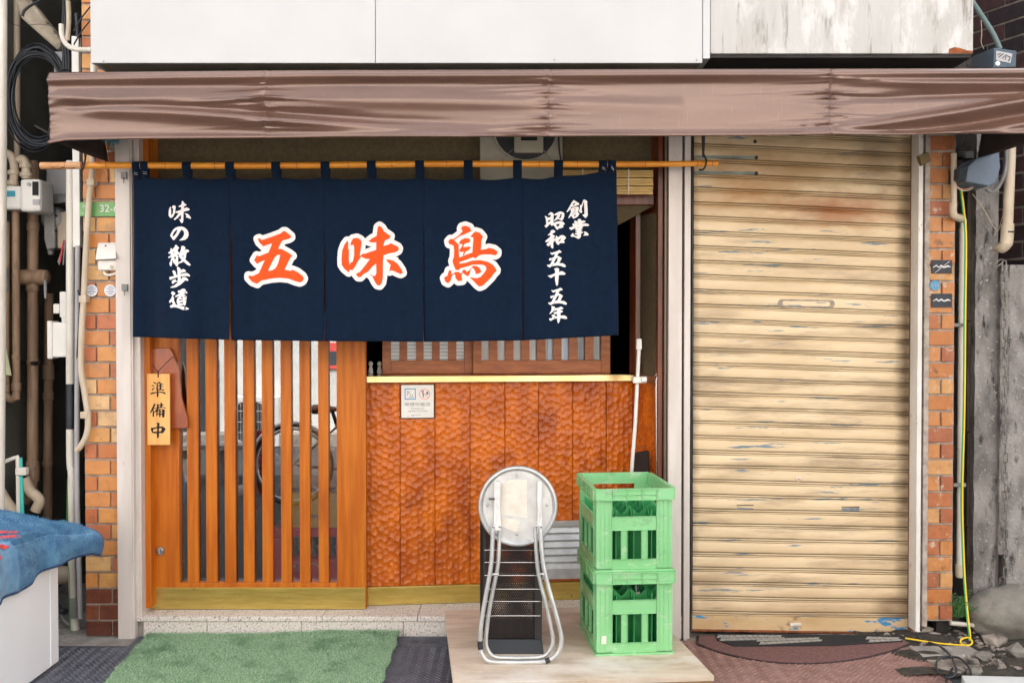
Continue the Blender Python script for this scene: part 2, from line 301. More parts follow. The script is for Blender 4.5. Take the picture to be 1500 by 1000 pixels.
# brick piers with single tiles
def pier(x0, x1, z0, z1, rows, mat_fn, start, name_lab, Lb=.108):
    mb = MB(); mb.box(x0, x1, .012, .35, z0, z1); pr = make('brick_pier', mb, mortar, B, label=name_lab)
    cache = {}
    for k in range(rows):
        zz = .008 + .07*k
        if zz+.06 < z0 or zz+.05 > z1: continue
        x = x0+.003; first = True
        while x < x1-.02:
            L = Lb
            if first and (k + start) % 2: L = Lb*.47
            first = False
            xe = min(x+L, x1-.003); key = round(xe-x, 3)
            mt = mat_fn(k)
            kk = (key, mt.name)
            if kk not in cache:
                bb = MB(); hw = (xe-x)/2
                bb.box(-hw, hw, 0, .02, -.0302, .0302)
                me_o = make('brick', bb, mt, pr, bevel=.0025); me_o.data.transform(Matrix.Translation(OFF[pr.name] - Vector((0, 0, 0)))) if False else None
                # mesh centred on its own origin
                me = me_o.data
                for vtx in me.vertices: vtx.co += OFF[pr.name]
                cache[kk] = me_o; o = me_o
                o.location = Vector(((x+xe)/2, 0, zz+.031)) - OFF[pr.name]
            else:
                o = inst(cache[kk], pr, ((x+xe)/2, 0, zz+.031))
            o.location.y += random.uniform(-.001, .001)
            o.rotation_euler = (random.uniform(-.008, .008), random.uniform(-.006, .006), random.uniform(-.008, .008))
            x = xe + .008
    return pr
xl = P(122, 500, 0).x
pier(xl, P(186, 500, 0).x, .0, 2.86, 42, lambda k: tile_dark if k < 3 else tile, 0, 'left pier of orange tiles, brown near the ground')
pier(P(1359, 500, 0).x, P(1399, 500, 0).x, .07, 2.45, 36, lambda k: tile_right, 0, 'right pier of weathered orange tiles')
m = MB(); m.box(P(1353, 500).x, P(1360, 500).x, -.005, .3, .05, 2.4); make('mortar_strip', m, mortar, B)
# posts and jambs
def vpost(x0, x1, ytop, ybot, Y, dep, mat, name, bev=.002, mbx=None):
    mb = MB(); a = P(x0, ybot, Y); b = P(x1, ytop, Y); mb.box(a.x, b.x, Y, Y+dep, a.z, b.z); return make(name, mb, mat, B, bevel=bev)
vpost(173, 189, 100, 945, -.03, .06, alu, 'door_post'); vpost(189.6, 192, 100, 944, -.024, .05, alu, 'door_post')
vpost(192.6, 203, 100, 905, .0, .1, alu, 'door_post'); vpost(203.3, 206, 100, 890, .03, .1, wood_dark, 'door_frame')
vpost(206.5, 217, 100, 890, .045, .12, wood_door, 'door_frame')
vpost(978, 1000, 100, 936, -.03, .1, alu, 'shutter_post'); vpost(1001, 1012.5, 100, 940, -.026, .1, alu, 'shutter_post')
vpost(972, 977.5, 150, 930, -.005, .1, M('bronze_strip', lin(120, 100, 84), rough=.4, metal=.3), 'shutter_post')
vpost(962.5, 971.5, 150, 900, .02, .1, wood_dark, 'door_frame')
o = vpost(1341, 1353, 150, 925, -.02, .08, rust_paint, 'shutter_guide', .001)
m = MB(); PBOX(m, 1338.3, 1341.2, 150, 925, .03, .05); make('shutter_guide', m, rust, B)
vpost(1012.8, 1015.5, 150, 925, -.01, .1, grey_metal, 'shutter_guide', 0)
# hooks on left post (cleats)
for (cx, cy) in ((181, 257), (182, 421)):
    m = MB(); PBOX(m, cx-4, cx+4, cy-5, cy+5, -.042, .012); m.tube([P(cx, cy+3, -.046), P(cx+.5, cy+12, -.046)], .0022); make('latch', m, grey_metal, B, bevel=.001)
# granite step
sx0, sx1 = P(197, 500, 0).x, P(1000, 500, 0).x
stp = make('granite_step', MB().box(sx0, sx1, .012, .3, -.02, .088), concrete, B, label='pale speckled granite door step')
xs = [sx0] + [P(x, 500).x for x in (333, 471, 611, 742, 870)] + [sx1]
for i in range(6):
    make('stone', MB().box(xs[i]+.001, xs[i+1]-.001, -.006, .34, .072, .094), granite, stp, bevel=.003)
xs = [sx0+.03] + [P(x, 500).x for x in (301, 440, 590, 726, 850)] + [sx1]
for i in range(6):
    make('stone', MB().box(xs[i]+.001, xs[i+1]-.001, .0, .03, -.03, .0705), granite, stp, bevel=.002)
# fascia boxes
def fascia(x0, x1, ybot, Y, mat, lab, nm='fascia_panel'):
    a = P(x0, ybot, Y); b = P(x1, 0, Y); z1 = 3.4; bb = []
    return a.x, b.x, a.z, z1
YF = -.45
x0, x1, z0, z1 = fascia(133, 1029, 92.5, YF, None, '')
xm = P(550, 90, YF).x
for xa, xb in ((x0, xm-.0012), (xm+.0012, x1)):
    o = make('fascia_panel', MB().box(xa, xb, YF, YF+.02, z0, z1), white_panel, B, bevel=.001, label='bright white fascia panel above the awning' if xa == x0 else None)
make('soffit', MB().box(x0+.004, x1-.004, YF+.0205, .0, z0+.002, z0+.03), soffit, B)
make('fascia_panel', MB().box(x0, x0+.012, YF+.0205, .0, z0+.001, z1), white_panel, B)
make('fascia_panel', MB().box(x1+.002, P(1039.5, 90, YF).x, YF-.004, .0, z0+.016, z1), white_panel, B)
c0, c1 = P(1040.5, 79, YF).x, P(1425, 79, YF).x; cz = P(1040, 79, YF).z
o = make('concrete_fascia', MB().box(c0, c1, YF-.002, .35, cz, z1), stain_panel, B, bevel=.003, label='water stained pale concrete fascia box')
make('soffit', MB().box(c0+.002, c1-.002, YF+.012, .35, cz-.012, cz-.001), soffit_dark, B)
m = MB(); pts = [(1389.5, 78.6), (1390, 72), (1398, 69.5), (1406, 70.5), (1416, 74), (1425, 75), (1424.5, 78.6)]
fr = [P(x, y, YF-.0035) for x, y in pts]; m.add(fr, [tuple(range(len(fr)))]); make('rust_stain', m, rust, B)
for (cx, cy) in ((152, 92.0), (1020, 90), (812, 89.5), (1042, 79.5)):
    m = MB(); c = P(cx, cy, YF); m.lathe((c.x, YF-.003, c.z+.004), [(.003, 0), (.003, .004)], 'y', 10); make('screw', m, grey_metal, B)
# ------------------------------------------------------------------ slanted shop wall: carved planks, brass ledge, windows
WA = Vector((-.659, .167, 0)); WD = Vector((1, .105, 0)).normalized(); WN = Vector((-WD.y*-1*-1, -WD.x, 0)); WN = Vector((WD.y, -WD.x, 0))   # WN points to the street
def W(s, t, z): return (WA + WD*s - WN*t + Vector((0, 0, z)))
def WS(px, py, t=0):    # pixel -> (s, z) on the plane t behind the wall face
    q = RP(px, py, WA - WN*t, WN) - WA; return q.dot(WD), q.z
CW = make('carved_wall', MB(W).box(0, WS(930, 700)[0], .02, .10, .09, WS(600, 556)[1]), wood_dark, B, label='wall of scallop carved orange brown planks under the windows')
bx = [536, 586.5, 637.5, 689, 740, 789.5, 839.5, 889, 927]
ztop = WS(700, 559)[1]; zbot = WS(600, 857)[1]
def plank(s0, s1, z0, z1, W=W, parent=CW, mat=wood_carved, big=1.0):
    st = .0034; nu = max(3, int((s1-s0)/st)); nv = int((z1-z0)/st)
    u = np.linspace(0, s1-s0, nu); v = np.linspace(0, z1-z0, nv); U, V = np.meshgrid(u, v)
    cs, ct = .0245*big, .031*big
    I, J = np.floor(U/cs).astype(int), np.floor(V/ct).astype(int); Rr = rng.random((400, 400, 3))
    off = rng.integers(0, 100)
    F1 = np.full(U.shape, 9.0); amp = np.zeros(U.shape)
    for di in (-2, -1, 0, 1, 2):
        for dj in (-2, -1, 0, 1, 2):
            ii, jj = (I+di+50+off) % 400, (J+dj+50+off) % 400
            sx = (I+di+.24+.52*Rr[ii, jj, 0])*cs; sz = (J+dj+.5*((I+di) % 2)+.2+.6*Rr[ii, jj, 1])*ct
            d = ((U-sx)/1.0)**2 + ((V-sz)/1.35)**2
            d = d - (Rr[ii, jj, 2]-.5)*.00006
            mk = d < F1; F1 = np.where(mk, d, F1); amp = np.where(mk, (V-sz), amp)
    H = 19*np.clip(F1, 0, .0009) - amp*.085
    edge = np.minimum(U, (s1-s0)-U); H = H - np.where(edge < .0022, (.0022-edge)*1.3, 0)
    H = np.clip(H, -.004, .010)
    mb = MB(W)
    vs = [(s0+U[j, i], .006-H[j, i], z0+V[j, i]) for j in range(nv) for i in range(nu)]
    fs = [(j*nu+i, j*nu+i+1, (j+1)*nu+i+1, (j+1)*nu+i) for j in range(nv-1) for i in range(nu-1)]
    mb.add(vs, fs)
    mb.add([(s0, .006, z0), (s1, .006, z0), (s1, .019, z0), (s0, .019, z0), (s0, .006, z1), (s1, .006, z1), (s1, .019, z1), (s0, .019, z1)], [(0, 1, 2, 3), (0, 3, 7, 4), (1, 5, 6, 2), (4, 5, 6, 7)])
    return make('plank', mb, mat, parent, smooth=False, fix=False)
for i in range(8):
    o = plank(WS(bx[i], 700)[0]+.0006, WS(bx[i+1], 700)[0]-.0006, zbot, ztop, big=1.0)
    o.data.polygons.foreach_set('use_smooth', [True]*len(o.data.polygons))
sE = WS(926, 555)[0]
zl1 = WS(700, 549.5, -.03)[1]
lg = make('ledge', MB(W).box(.003, sE, -.03, .22, ztop-.001, zl1), brass, B, bevel=.003, label='polished brass window ledge')
# bottom brass strip
make('kick_strip', MB(W).box(.0, WS(990, 700)[0], -.012, .018, .0955, zbot-.001), brass_worn, B, bevel=.002)
# right return (side panel + plaster + post)
Q0 = P(925.5, 500, .30); Q1 = P(963, 500, .06); QD = Vector((Q1.x-Q0.x, Q1.y-Q0.y, 0)); ql = QD.length; QD.normalize(); QN = Vector((QD.y, -QD.x, 0))
def WQ(s, t, z): return Vector((Q0.x, Q0.y, 0)) + QD*s - QN*t + Vector((0, 0, z))
make('return_wall', MB(WQ).box(0, ql, .02, .06, .09, 2.36), wood_dark, B)
o = plank(.003, ql-.001, zbot, ztop, W=WQ, parent=CW, mat=wood_carved, big=.9)
make('plaster_panel', MB(WQ).box(.05, ql, .002, .019, ztop+.03, 1.85), plaster, B)
make('wood_post', MB(WQ).box(-.01, .048, -.008, .019, ztop+.036, 1.95), wood_dark, B, bevel=.002)
make('ledge_return', MB(WQ).box(.0, ql, -.01, .019, ztop, ztop+.034), wood_dark, B, bevel=.002)
# lintel + bracket behind noren right
m = MB(); PBOX(m, 700, 958, 286, 300, .10, .06); make('lintel', m, wood_dark, B, bevel=.002)
m = MB(); q = [P(903, 301, .12), P(958, 301, .12), P(905, 330, .12)]; m.hexa(q, [p+Vector((0, .03, 0)) for p in q]); make('bracket_board', m, plaster, B)
m = MB(); PBOX(m, 931, 938, 300, 545, .18, .02); make('wood_post', m, wood_dark, B)
# lattice windows
def lattice(px0, px1, gaps, t0, lab, back):
    s0, s1 = WS(px0, 540, t0)[0], WS(px1, 540, t0)[0]; zb = zl1+.001; zr = WS(px0+5, 528, t0)[1]; zt_ = 1.93
    c = W((s0+s1)/2, t0, zb); r = empty('lattice_window', c, lab, 'window', 'sliding lattice windows over the brass ledge')
    d = .026
    sl, sr = WS(gaps[0], 520, t0)[0], WS(gaps[-1], 520, t0)[0]
    make('stile', MB(W).box(s0, sl, t0, t0+d, zb, zt_), wood_win, r, bevel=.0015); make('stile', MB(W).box(sr, s1, t0, t0+d, zb, zt_), wood_win, r, bevel=.0015)
    make('rail', MB(W).box(sl+.0005, sr-.0005, t0+.001, t0+d, zb, zr), wood_win, r, bevel=.0015)
    make('rail', MB(W).box(sl+.0005, sr-.0005, t0+.001, t0+d, zt_-.07, zt_), wood_win, r, bevel=.0015)
    for k in range(1, len(gaps)-1, 2):
        a, b = WS(gaps[k], 520, t0)[0], WS(gaps[k+1], 520, t0)[0]
        make('slat', MB(W).box(a, b, t0+.004, t0+d-.004, zr+.0005, zt_-.0705), wood_win, r, bevel=.001)
    make('pane', MB(W).box(s0+.006, s1-.006, t0+d-.0035, t0+d-.001, zr-.01, zt_-.04), glass_win, r)
    return s0, s1
f = 3.2609
g1 = [520+v/f for v in (172, 212, 250, 292, 328, 368, 405, 445, 485, 522)]
g2 = [520+v/f for v in (605, 642)]; g2 = []
for k in range(8): g2 += [520+(605+k*76.5)/f, 520+(605+k*76.5+36)/f]
lattice(560, 692.5, g1, .125, 'left wooden lattice window above the carved wall, white blind behind it', None)
lattice(693, 894, g2, .092, 'right wooden lattice window above the carved wall, wider of the two', None)
# ledge top rails (tracks)
# blind behind the left window
s0, s1 = WS(566, 500, .2)[0], WS(690, 500, .2)[0]
bl = empty('white_blind', W((s0+s1)/2, .2, 1.14), 'white slatted blind behind the left lattice window', 'blind')
for k in range(34):
    z = 1.165+k*.0165
    make('slat', MB(W).hexa([(s0, .154, z), (s1, .154, z), (s1, .158, z+.0135), (s0, .158, z+.0135)], [(s0, .155, z-.0008), (s1, .155, z-.0008), (s1, .159, z+.0127), (s0, .159, z+.0127)]), white_plastic, bl)
# curtains behind the right window
cols = [(700, 730, lin(196, 170, 156)), (730, 757, lin(220, 200, 188)), (757, 781, lin(216, 202, 194)), (781, 800, lin(120, 124, 122)), (800, 812, lin(206, 222, 240)), (812, 838, lin(196, 212, 230)), (838, 862, lin(62, 66, 66)), (862, 884, lin(96, 92, 74))]
ct = empty('window_goods', W(.6, .3, 1.14), 'pale folded cloths and boards standing behind the right lattice window', 'cloths')
for k, (a, b, c) in enumerate(cols):
    s0, s1 = WS(a, 500, .2)[0], WS(b, 500, .2)[0]
    make('cloth', MB(W).grid(lambda u, v: (s0+(s1-s0)*u, .128+.004*math.sin(u*9+k), 1.14+.6*v), 10, 4), M('cloth_%d' % k, c, rough=.9), ct, smooth=True, fix=False)
# little white figures in the gap left of the left window
for (px, nm, dx) in ((543, 'small white cat figure at the left in the dark window gap', 0), (556, 'small white cat figure nearer the window frame in the dark gap', 0)):
    c = P(px, 546, .33); r = empty('figurine', c, nm, 'figurine', 'white figurines in the window gap')
    h = .058
    make('body', MB().lathe((c.x, c.y, zl1), [(.004, 0), (.012, .002), (.011, .02), (.007, .03), (.008, .034)], 'z', 12), white_plastic, r, smooth=True)
    make('head', MB().lathe((c.x, c.y, zl1+.034), [(.003, 0), (.010, .006), (.0115, .013), (.008, .021), (.002, .024)], 'z', 12), white_plastic, r, smooth=True)
make('window_board', MB(W).box(-.01, sE+.06, .2, .4, ztop-.02, zl1-.001), wood_dark, B)
# ------------------------------------------------------------------ bamboo roll blind and wall fan above
m = empty('rolled_blind', P(890, 285, .03), 'pale bamboo slat blind folded up under the eaves, right of the noren', 'blind')
for (ya, yb) in ((249, 260), (261, 272), (273, 285)):
    for k in range(3):
        y0 = ya+(yb-ya)*k/3; mb = MB(); PBOX(mb, 822+random.uniform(0, 1), 957-random.uniform(0, 1), y0+.3, y0+(yb-ya)/3, .03+random.uniform(0, .004), .012)
        make('slat', mb, M('pale_bamboo', lin(214, 178, 112), lin(196, 156, 88), scale=20, stretch=(1, 3, 8), rough=.6), m, bevel=.0008)
for x in (853, 920):
    mb = MB(); PBOX(mb, x, x+1.6, 248, 285.5, .027, .003); make('cord', mb, paper, m)
c = P(770, 190, .05)
fan = empty('wall_fan', P(770, 262, .08), 'beige wall unit with round dark opening above the door', 'fan unit')
mb = MB(); PBOX(mb, 703, 824, 140, 266, .08, .07); make('housing', mb, M('fan_beige', lin(176, 168, 150), lin(158, 150, 132), rough=.5), fan, bevel=.004)
cc = P(770, 188, .07); rr = 47/F*4.37
make('opening', MB().lathe((cc.x, .077, cc.z), [(rr, 0), (rr, .004)], 'y', 40), black_plastic, fan)
make('ring', MB().tube([(cc.x+rr*math.cos(t*math.pi/24), .072, cc.z+rr*math.sin(t*math.pi/24)) for t in range(48)], .005, 8, closed=True), MATS['fan_beige'], fan, smooth=True)
mb = MB(); PBOX(mb, 753, 796, 160, 224, .045, .025); make('hub_plate', mb, MATS['fan_beige'], fan, bevel=.006)
mb = MB(); PBOX(mb, 763, 787, 200, 206, .0435, .003); make('label_plate', mb, ink_black, fan)
make('wire', MB().tube([P(752, 218, .06), P(733, 236, .06)], .0015, 6).tube([P(796, 220, .06), P(811, 238, .06)], .003, 6), grey_metal, fan)
tag(make('cable', MB().tube(cr([P(818, 190, .06), P(820, 225, .06), P(828, 262, .06)]), .004, 8), cable_black), 'black cable hanging beside the wall fan above the noren rod', 'cable')
# ------------------------------------------------------------------ sliding door
D = empty('sliding_door', P(377, 891, .1), 'orange wooden lattice sliding door with glass and brass kick plate', 'door')
yd = .10
def dbox(x0, x1, y0, y1, Y, dep, name, mat, bev=.0015, par=D):
    mb = MB(); PBOX(mb, x0, x1, y0, y1, Y, dep); return make(name, mb, mat, par, bevel=bev)
ytop = 267
dbox(219, 260, ytop, 891, yd, .04, 'stile', wood_door); dbox(494, 535, ytop, 891, yd, .04, 'stile', wood_door)
dbox(260.3, 493.7, 853, 890, yd+.001, .038, 'rail', wood_door); dbox(260.3, 493.7, 267, 285, yd+.001, .038, 'rail', wood_door)
for k in range(8):
    x = 180+(375+k*108.2)/3.947; dbox(x, x+13, 285.3, 852.7, yd+.004, .018, 'slat', wood_door, .0012)
dbox(255, 499, 270, 858, YG, .004, 'pane', glass_door, 0)
mb = MB(); a = P(219, 860, yd-.002); b = P(535.3, 891.5, yd-.002)
kp = make('kick_plate', MB().box(a.x-.001, b.x, yd-.003, yd-.0005, b.z, a.z), brass_worn, D, bevel=.001)
lk = make('lock', MB().lathe((P(235.5, 806, yd).x, yd, P(235.5, 806, yd).z), [(.021, 0), (.021, -.004), (.018, -.010), (.012, -.0105), (.011, -.014), (.001, -.0145)], 'y', 28), steel_bright, D, smooth=True)
mb = MB(); PBOX(mb, 235, 236.4, 804, 809, yd-.0155, .002); make('keyhole', mb, ink_black, lk)
# things seen through the glass, inside the shop
def text_mesh(s, size):
    cu = bpy.data.curves.new('t', 'FONT'); cu.body = s; cu.size = size; cu.align_x = 'CENTER'; cu.align_y = 'CENTER'
    o = bpy.data.objects.new('t', cu); COL.objects.link(o); dg = bpy.context.evaluated_depsgraph_get(); dg.update()
    me = bpy.data.meshes.new_from_object(o.evaluated_get(dg)); v = [tuple(q.co) for q in me.vertices]; f_ = [tuple(p.vertices) for p in me.polygons]
    bpy.data.objects.remove(o); bpy.data.curves.remove(cu); bpy.data.meshes.remove(me); return v, f_
def text_part(s, size, px, py, Y, mat, parent, name='lettering', sx=1.0, plane=None):
    v, f_ = text_mesh(s, size); c = P(px, py, Y); mb = MB(); mb.add([(c.x+a*sx, Y, c.z+b) for a, b, _ in v], f_)
    return make(name, mb, mat, parent, fix=False)
yi = .20
RC = empty('red_crate', P(450, 870, yi), 'dark red plastic bottle crate behind the door glass', 'crate')
dbox(398, 512, 773, 786, yi, .3, 'rim', red_crate, .004, RC); dbox(398, 424, 786.4, 818, yi+.004, .29, 'side', red_crate, .004, RC); dbox(492, 512, 786.4, 818, yi+.004, .29, 'side', red_crate, .004, RC)
dbox(398, 512, 818.4, 874, yi+.004, .29, 'front_panel', red_crate, .004, RC)
for px in (431, 458, 483):
    c = P(px, 812, yi+.12); make('bottle', MB().lathe((c.x, c.y, .09), [(.034, 0), (.036, .01), (.036, .17), (.014, .25), (.013, .29)], 'z', 16), M('brown_glass', lin(70, 34, 22), rough=.15), RC, smooth=True)
text_part('大', .028, 431, 829, yi+.002, paper, RC)
mb = MB(); c = P(431, 829, yi+.001); h = .019
mb.tube([(c.x-h, yi+.002, c.z-h), (c.x+h, yi+.002, c.z-h), (c.x+h, yi+.002, c.z+h), (c.x-h, yi+.002, c.z+h)], .0014, 6, closed=True)
c = P(458, 835, yi); mb.tube([(c.x+.032*math.cos(t*.21), yi+.002, c.z+.032*math.sin(t*.21)) for t in range(22)], .003, 6, closed=False)
make('emblem', mb, paper, RC)
YC = empty('yellow_carton', P(460, 773, yi+.01), 'yellow carton on the red crate behind the door glass', 'carton')
dbox(424, 512, 722, 772.6, yi+.012, .25, 'box', yellow_card, .003, YC); text_part('NIPPO', .03, 458, 757, yi+.0105, M('violet_ink', lin(120, 60, 120), rough=.8), YC)
bag = MB(); bag.grid(lambda u, v: Vector(P(430+70*u, 742, yi+.03+.12*v)) + Vector((0, 0, .05+.02*math.sin(u*9)*math.cos(v*7)+.02*math.sin(u*23+v*5))), 24, 14)
make('plastic_bag', bag, M('clear_bag', lin(230, 190, 110), rough=.15, spec=.8), smooth=True, label='crumpled shiny yellow plastic wrap on the carton behind the glass', cat='bag')
BC = empty('cardboard_box', P(460, 722, yi+.05), 'brown cardboard box behind the door glass, topmost of its stack', 'box')
dbox(420, 508, 628, 714, yi+.06, .25, 'carton', cardboard, .003, BC); text_part('U.S.A.', .022, 432, 662, yi+.0585, M('green_ink', lin(60, 110, 80), rough=.8), BC)
make('flap', MB().box(P(420, 628, yi+.06).x, P(508, 628, yi+.06).x, yi+.058, yi+.0595, P(420, 650, yi+.06).z, P(420, 649, yi+.06).z), ink_grey, BC)
make('stool_shelf', MB().box(P(428, 714, yi+.06).x, P(500, 714, yi+.06).x, yi+.07, yi+.28, P(420, 722, yi+.06).z, P(420, 714.4, yi+.06).z), wood_dark, BC)
# ------------------------------------------------------------------ awning
YA = -.51
A = empty('awning', (0, -.25, 2.06), 'glossy brown vinyl awning with sagging valance across the shop front', 'awning')
zA0, zA1 = P(800, 201, YA).z, P(800, 103, YA).z
XA0, XA1 = P(73, 150, YA).x, P(1530, 150, YA).x
def ridge(u, v, pts, wd, amp):
    # ridge along polyline of (u,v,strength)
    us = [p[0] for p in pts]; vc = np.interp(u, us, [p[1] for p in pts]); s = np.interp(u, us, [p[2] for p in pts], left=0, right=0)
    return amp*s*math.exp(-((v-vc)/wd)**2)
seams = [390, 802, 1213]
pk = [(random.choice(seams), random.uniform(.08, .95), random.uniform(.6, 1)) for _ in range(60)]
pk = [(s+0, v, a, random.choice((-1, 1)), random.uniform(14, 70), random.uniform(.012, .03)) for s, v, a in pk]
def avd(px, v):
    d = 0
    d += ridge(px, v, [(73, .42, .2), (150, .5, 1), (300, .62, 1.0), (480, .80, .8), (640, .9, .2), (720, .92, 0)], .13, .022)
    d -= ridge(px, v, [(73, .46, .0), (110, .49, .8), (240, .52, 1.0), (420, .64, .9), (560, .74, .5), (760, .8, 0)], .07, .016)
    d += ridge(px, v, [(73, .30, .4), (300, .40, .9), (600, .45, .8), (830, .5, .5), (1000, .55, .2)], .12, .012)
    d += ridge(px, v, [(73, .11, 1), (500, .09, 1), (1560, .08, 1)], .085, .015)
    d -= ridge(px, v, [(73, .2, .1), (500, .19, .6), (900, .2, .1), (1300, .16, .7), (1560, .14, 1)], .06, .006)
    d += ridge(px, v, [(1000, .2, 0), (1213, .17, .5), (1350, .22, 1), (1560, .24, 1)], .06, .012)
    d -= ridge(px, v, [(1150, .45, 0), (1300, .42, .6), (1560, .32, 1)], .06, .012)
    d += ridge(px, v, [(1150, .95, 0), (1280, .85, .6), (1400, .68, 1), (1560, .40, 1)], .075, .022)
    d -= ridge(px, v, [(1200, .95, 0), (1330, .93, .4), (1420, .82, 1), (1560, .58, 1)], .06, .016)
    d += ridge(px, v, [(1350, 1, 0), (1450, .93, 1), (1560, .75, 1)], .05, .010)
    d += ridge(px, v, [(73, .98, 1), (1560, .98, 1)], .05, .009)
    d = d*1.55 + .003*math.sin(px*.007+v*3)*math.sin(v*5+px*.003)
    for s, vv, a, sg, ln, wd in pk:
        x = (px-s)*sg
        if 0 <= x < ln*2.5: d += a*.007*math.exp(-((v-vv-x*.0004)/wd)**2)*math.exp(-x/ln)
        elif -ln < x < 0: d += a*.005*math.exp(-((v-vv)/wd)**2)*math.exp(x/ln*2)
    for s in seams: d += .005*math.exp(-((px-s)/2.6)**2) - .004*math.exp(-((px-s-5)/3)**2)
    if px < 90: d += .002*math.sin(v*60)*math.exp(-(px-73)/8)
    return d
def bot_py(px): return np.interp(px, [73, 100, 200, 500, 900, 1500, 1560], [212, 207, 205, 203, 201, 197, 196])
def top_py(px): return np.interp(px, [73, 500, 1560], [107, 103.5, 101])
mb = MB()
def val(u, v):
    px = 73+(1530-73)*u; py = top_py(px)*(1-v)+bot_py(px)*v
    q = P(px, py, YA); q.y -= avd(px, v) - .012*(1-(2*v-1)**2)*0; return q
mb.grid(val, 520, 64)
o = make('valance', mb, vinyl, A, smooth=True, fix=False)
sl = o.modifiers.new('thickness', 'SOLIDIFY'); sl.thickness = .0022; sl.offset = 1
mb = MB(); mb.box(XA0+.002, XA1-.002, YA+.012, .0, zA1-.012, zA1-.004); make('roof_sheet', mb, [vinyl_in], A)
for xx, s in ((XA0+.001, 1), (XA1-.004, -1)):
    mb = MB(); mb.grid(lambda u, v: Vector((xx + s*(.012*math.sin(v*5+u*3)*v), YA+.006+(0-YA-.01)*u, zA1-.006-(zA1-zA0-.006+(.014 if s > 0 else .0)*math.sin(u*2.2))*v)), 14, 14)
    so = make('side_valance', mb, vinyl_in, A, smooth=True, fix=False); q = so.modifiers.new('thickness', 'SOLIDIFY'); q.thickness = .002
for xx in np.linspace(XA0+.05, XA1-.05, 5): make('frame_arm', MB().tube([(xx, YA+.02, zA1-.03), (xx, .0, zA1-.03)], .009, 8), black_metal, A)
make('frame_bar', MB().tube([(XA0+.01, YA+.022, zA1-.024), (XA1-.01, YA+.022, zA1-.024)], .010, 8), black_metal, A)
# hanging hooks that carry the rod
YR = -.14
for px, lab in ((125, 'black iron hook holding the left end of the bamboo rod'), (1030, 'black iron hook holding the right end of the bamboo rod')):
    t = P(px, 196, YR); r = P(px, 241, YR)
    mb = MB(); mb.hexa([(t.x-.012, YR-.003, t.z+.12), (t.x+.014, YR-.003, t.z+.12), (r.x+.004, YR-.003, r.z+.03), (r.x-.004, YR-.003, r.z+.03)], [(t.x-.012, YR+.003, t.z+.12), (t.x+.014, YR+.003, t.z+.12), (r.x+.004, YR+.003, r.z+.03), (r.x-.004, YR+.003, r.z+.03)])
    mb.tube(cr([(r.x+.003, YR, r.z+.04), (r.x+.008, YR-.021, r.z+.015), (r.x+.006, YR-.024, r.z-.006), (r.x-.004, YR-.018, r.z-.024), (r.x-.016, YR+.0, r.z-.022)]), .0038, 8)
    tag(make('rod_hook', mb, black_metal), lab, 'hook', 'iron rod hooks')
# bamboo rod
rod = empty('bamboo_rod', P(556, 245, YR), 'orange bamboo rod carrying the noren curtain', 'rod')
a, b = P(60, 243.5, YR), P(1052, 239.5, YR)
rp = lambda px: a + (b-a)*((px-60)/(1052-60)) + Vector((0, 0, .002*math.sin(px*.012)))
nodes = [97, 122, 157, 208, 244, 316, 392, 436, 512, 575, 614, 655, 737, 790, 846, 945, 1021, 1043]
mb = MB(); xs_ = np.linspace(60, 1052, 200); rad = [.0137+.0012*sum(math.exp(-((x-n)/2.0)**2) for n in nodes) - .0018*max(0, (x-700)/352) for x in xs_]
mb.tube([rp(x) for x in xs_ if x > 122], [r for x, r in zip(xs_, rad) if x > 122], 16); make('culm', mb, bamboo, rod, smooth=True)
mb = MB(); mb.tube([rp(x) for x in xs_ if x <= 124], [r+.0012 for x, r in zip(xs_, rad) if x <= 124], 16); make('culm', mb, bamboo_pale, rod, smooth=True)
mb = MB(); q = rp(60); mb.lathe((q.x-.0006, q.y, q.z), [(.008, 0), (.008, .002)], 'x', 14); make('end_hole', mb, wood_dark, rod)
for n_ in nodes:
    q = rp(n_); make('node', MB().lathe((q.x-.002, q.y, q.z), [(.0152 - .0018*max(0, (n_-700)/352), 0), (.0156 - .0018*max(0, (n_-700)/352), .0012), (.0152 - .0018*max(0, (n_-700)/352), .0024)], 'x', 16), wood_red, rod)
# ------------------------------------------------------------------ noren
YN = -.135
slits = [337.5, 475.5, 620.5, 765]; ZS = P(500, 305, YN).z; ZB = P(500, 497, YN).z; ZT = P(500, 262, YN).z
SX = [P(x, 400, YN).x for x in slits]
folds = [(P(x, 400, YN).x, w_, a_) for x, w_, a_ in ((215, .05, .012), (262, .09, -.008), (300, .04, .006), (372, .05, .006), (440, .08, -.006), (560, .1, .005), (600, .04, -.004), (680, .08, -.006), (735, .04, .005), (800, .05, -.004), (860, .09, .006), (895, .03, -.006))]
def clothY(x, z):
    t = min(1, max(0, (ZT-z)/(ZT-ZB)))
    d = .004*math.sin(x*5.1+.6)*(.3+t) + .0025*math.sin(x*13.7+z*2)*(.4+t)
    d += .0028*t*math.sin(x*33+1.2*math.sin(z*3))*(.5+.5*math.sin(x*4.3+1)) + .0016*t*math.sin(x*61+z*4)
    for fx, fw, fa in folds: d += fa*2.8*t*math.exp(-((x-fx-.03*(1-t))/fw)**2)
    if z < ZS:
        q = (ZS-z)/(ZS-ZB)
        for k, s in enumerate(SX):
            e = abs(x-s)
            d += (1 if x > s else -1)*(.011 if k == 0 else .006)*q*math.exp(-e/.035)
    d += .006*math.exp(-((z-ZT)/.03)**2)*math.sin(x*9)*.5
    return YN + d
NR = empty('noren', P(550, 497, YN), 'navy noren curtain in five panels with orange and white kanji', 'noren curtain')
edges = [196] + slits + [907]
LX = [196, 206, 274.5, 337.5, 405, 477, 544.5, 615, 686, 758, 818, 890, 907]
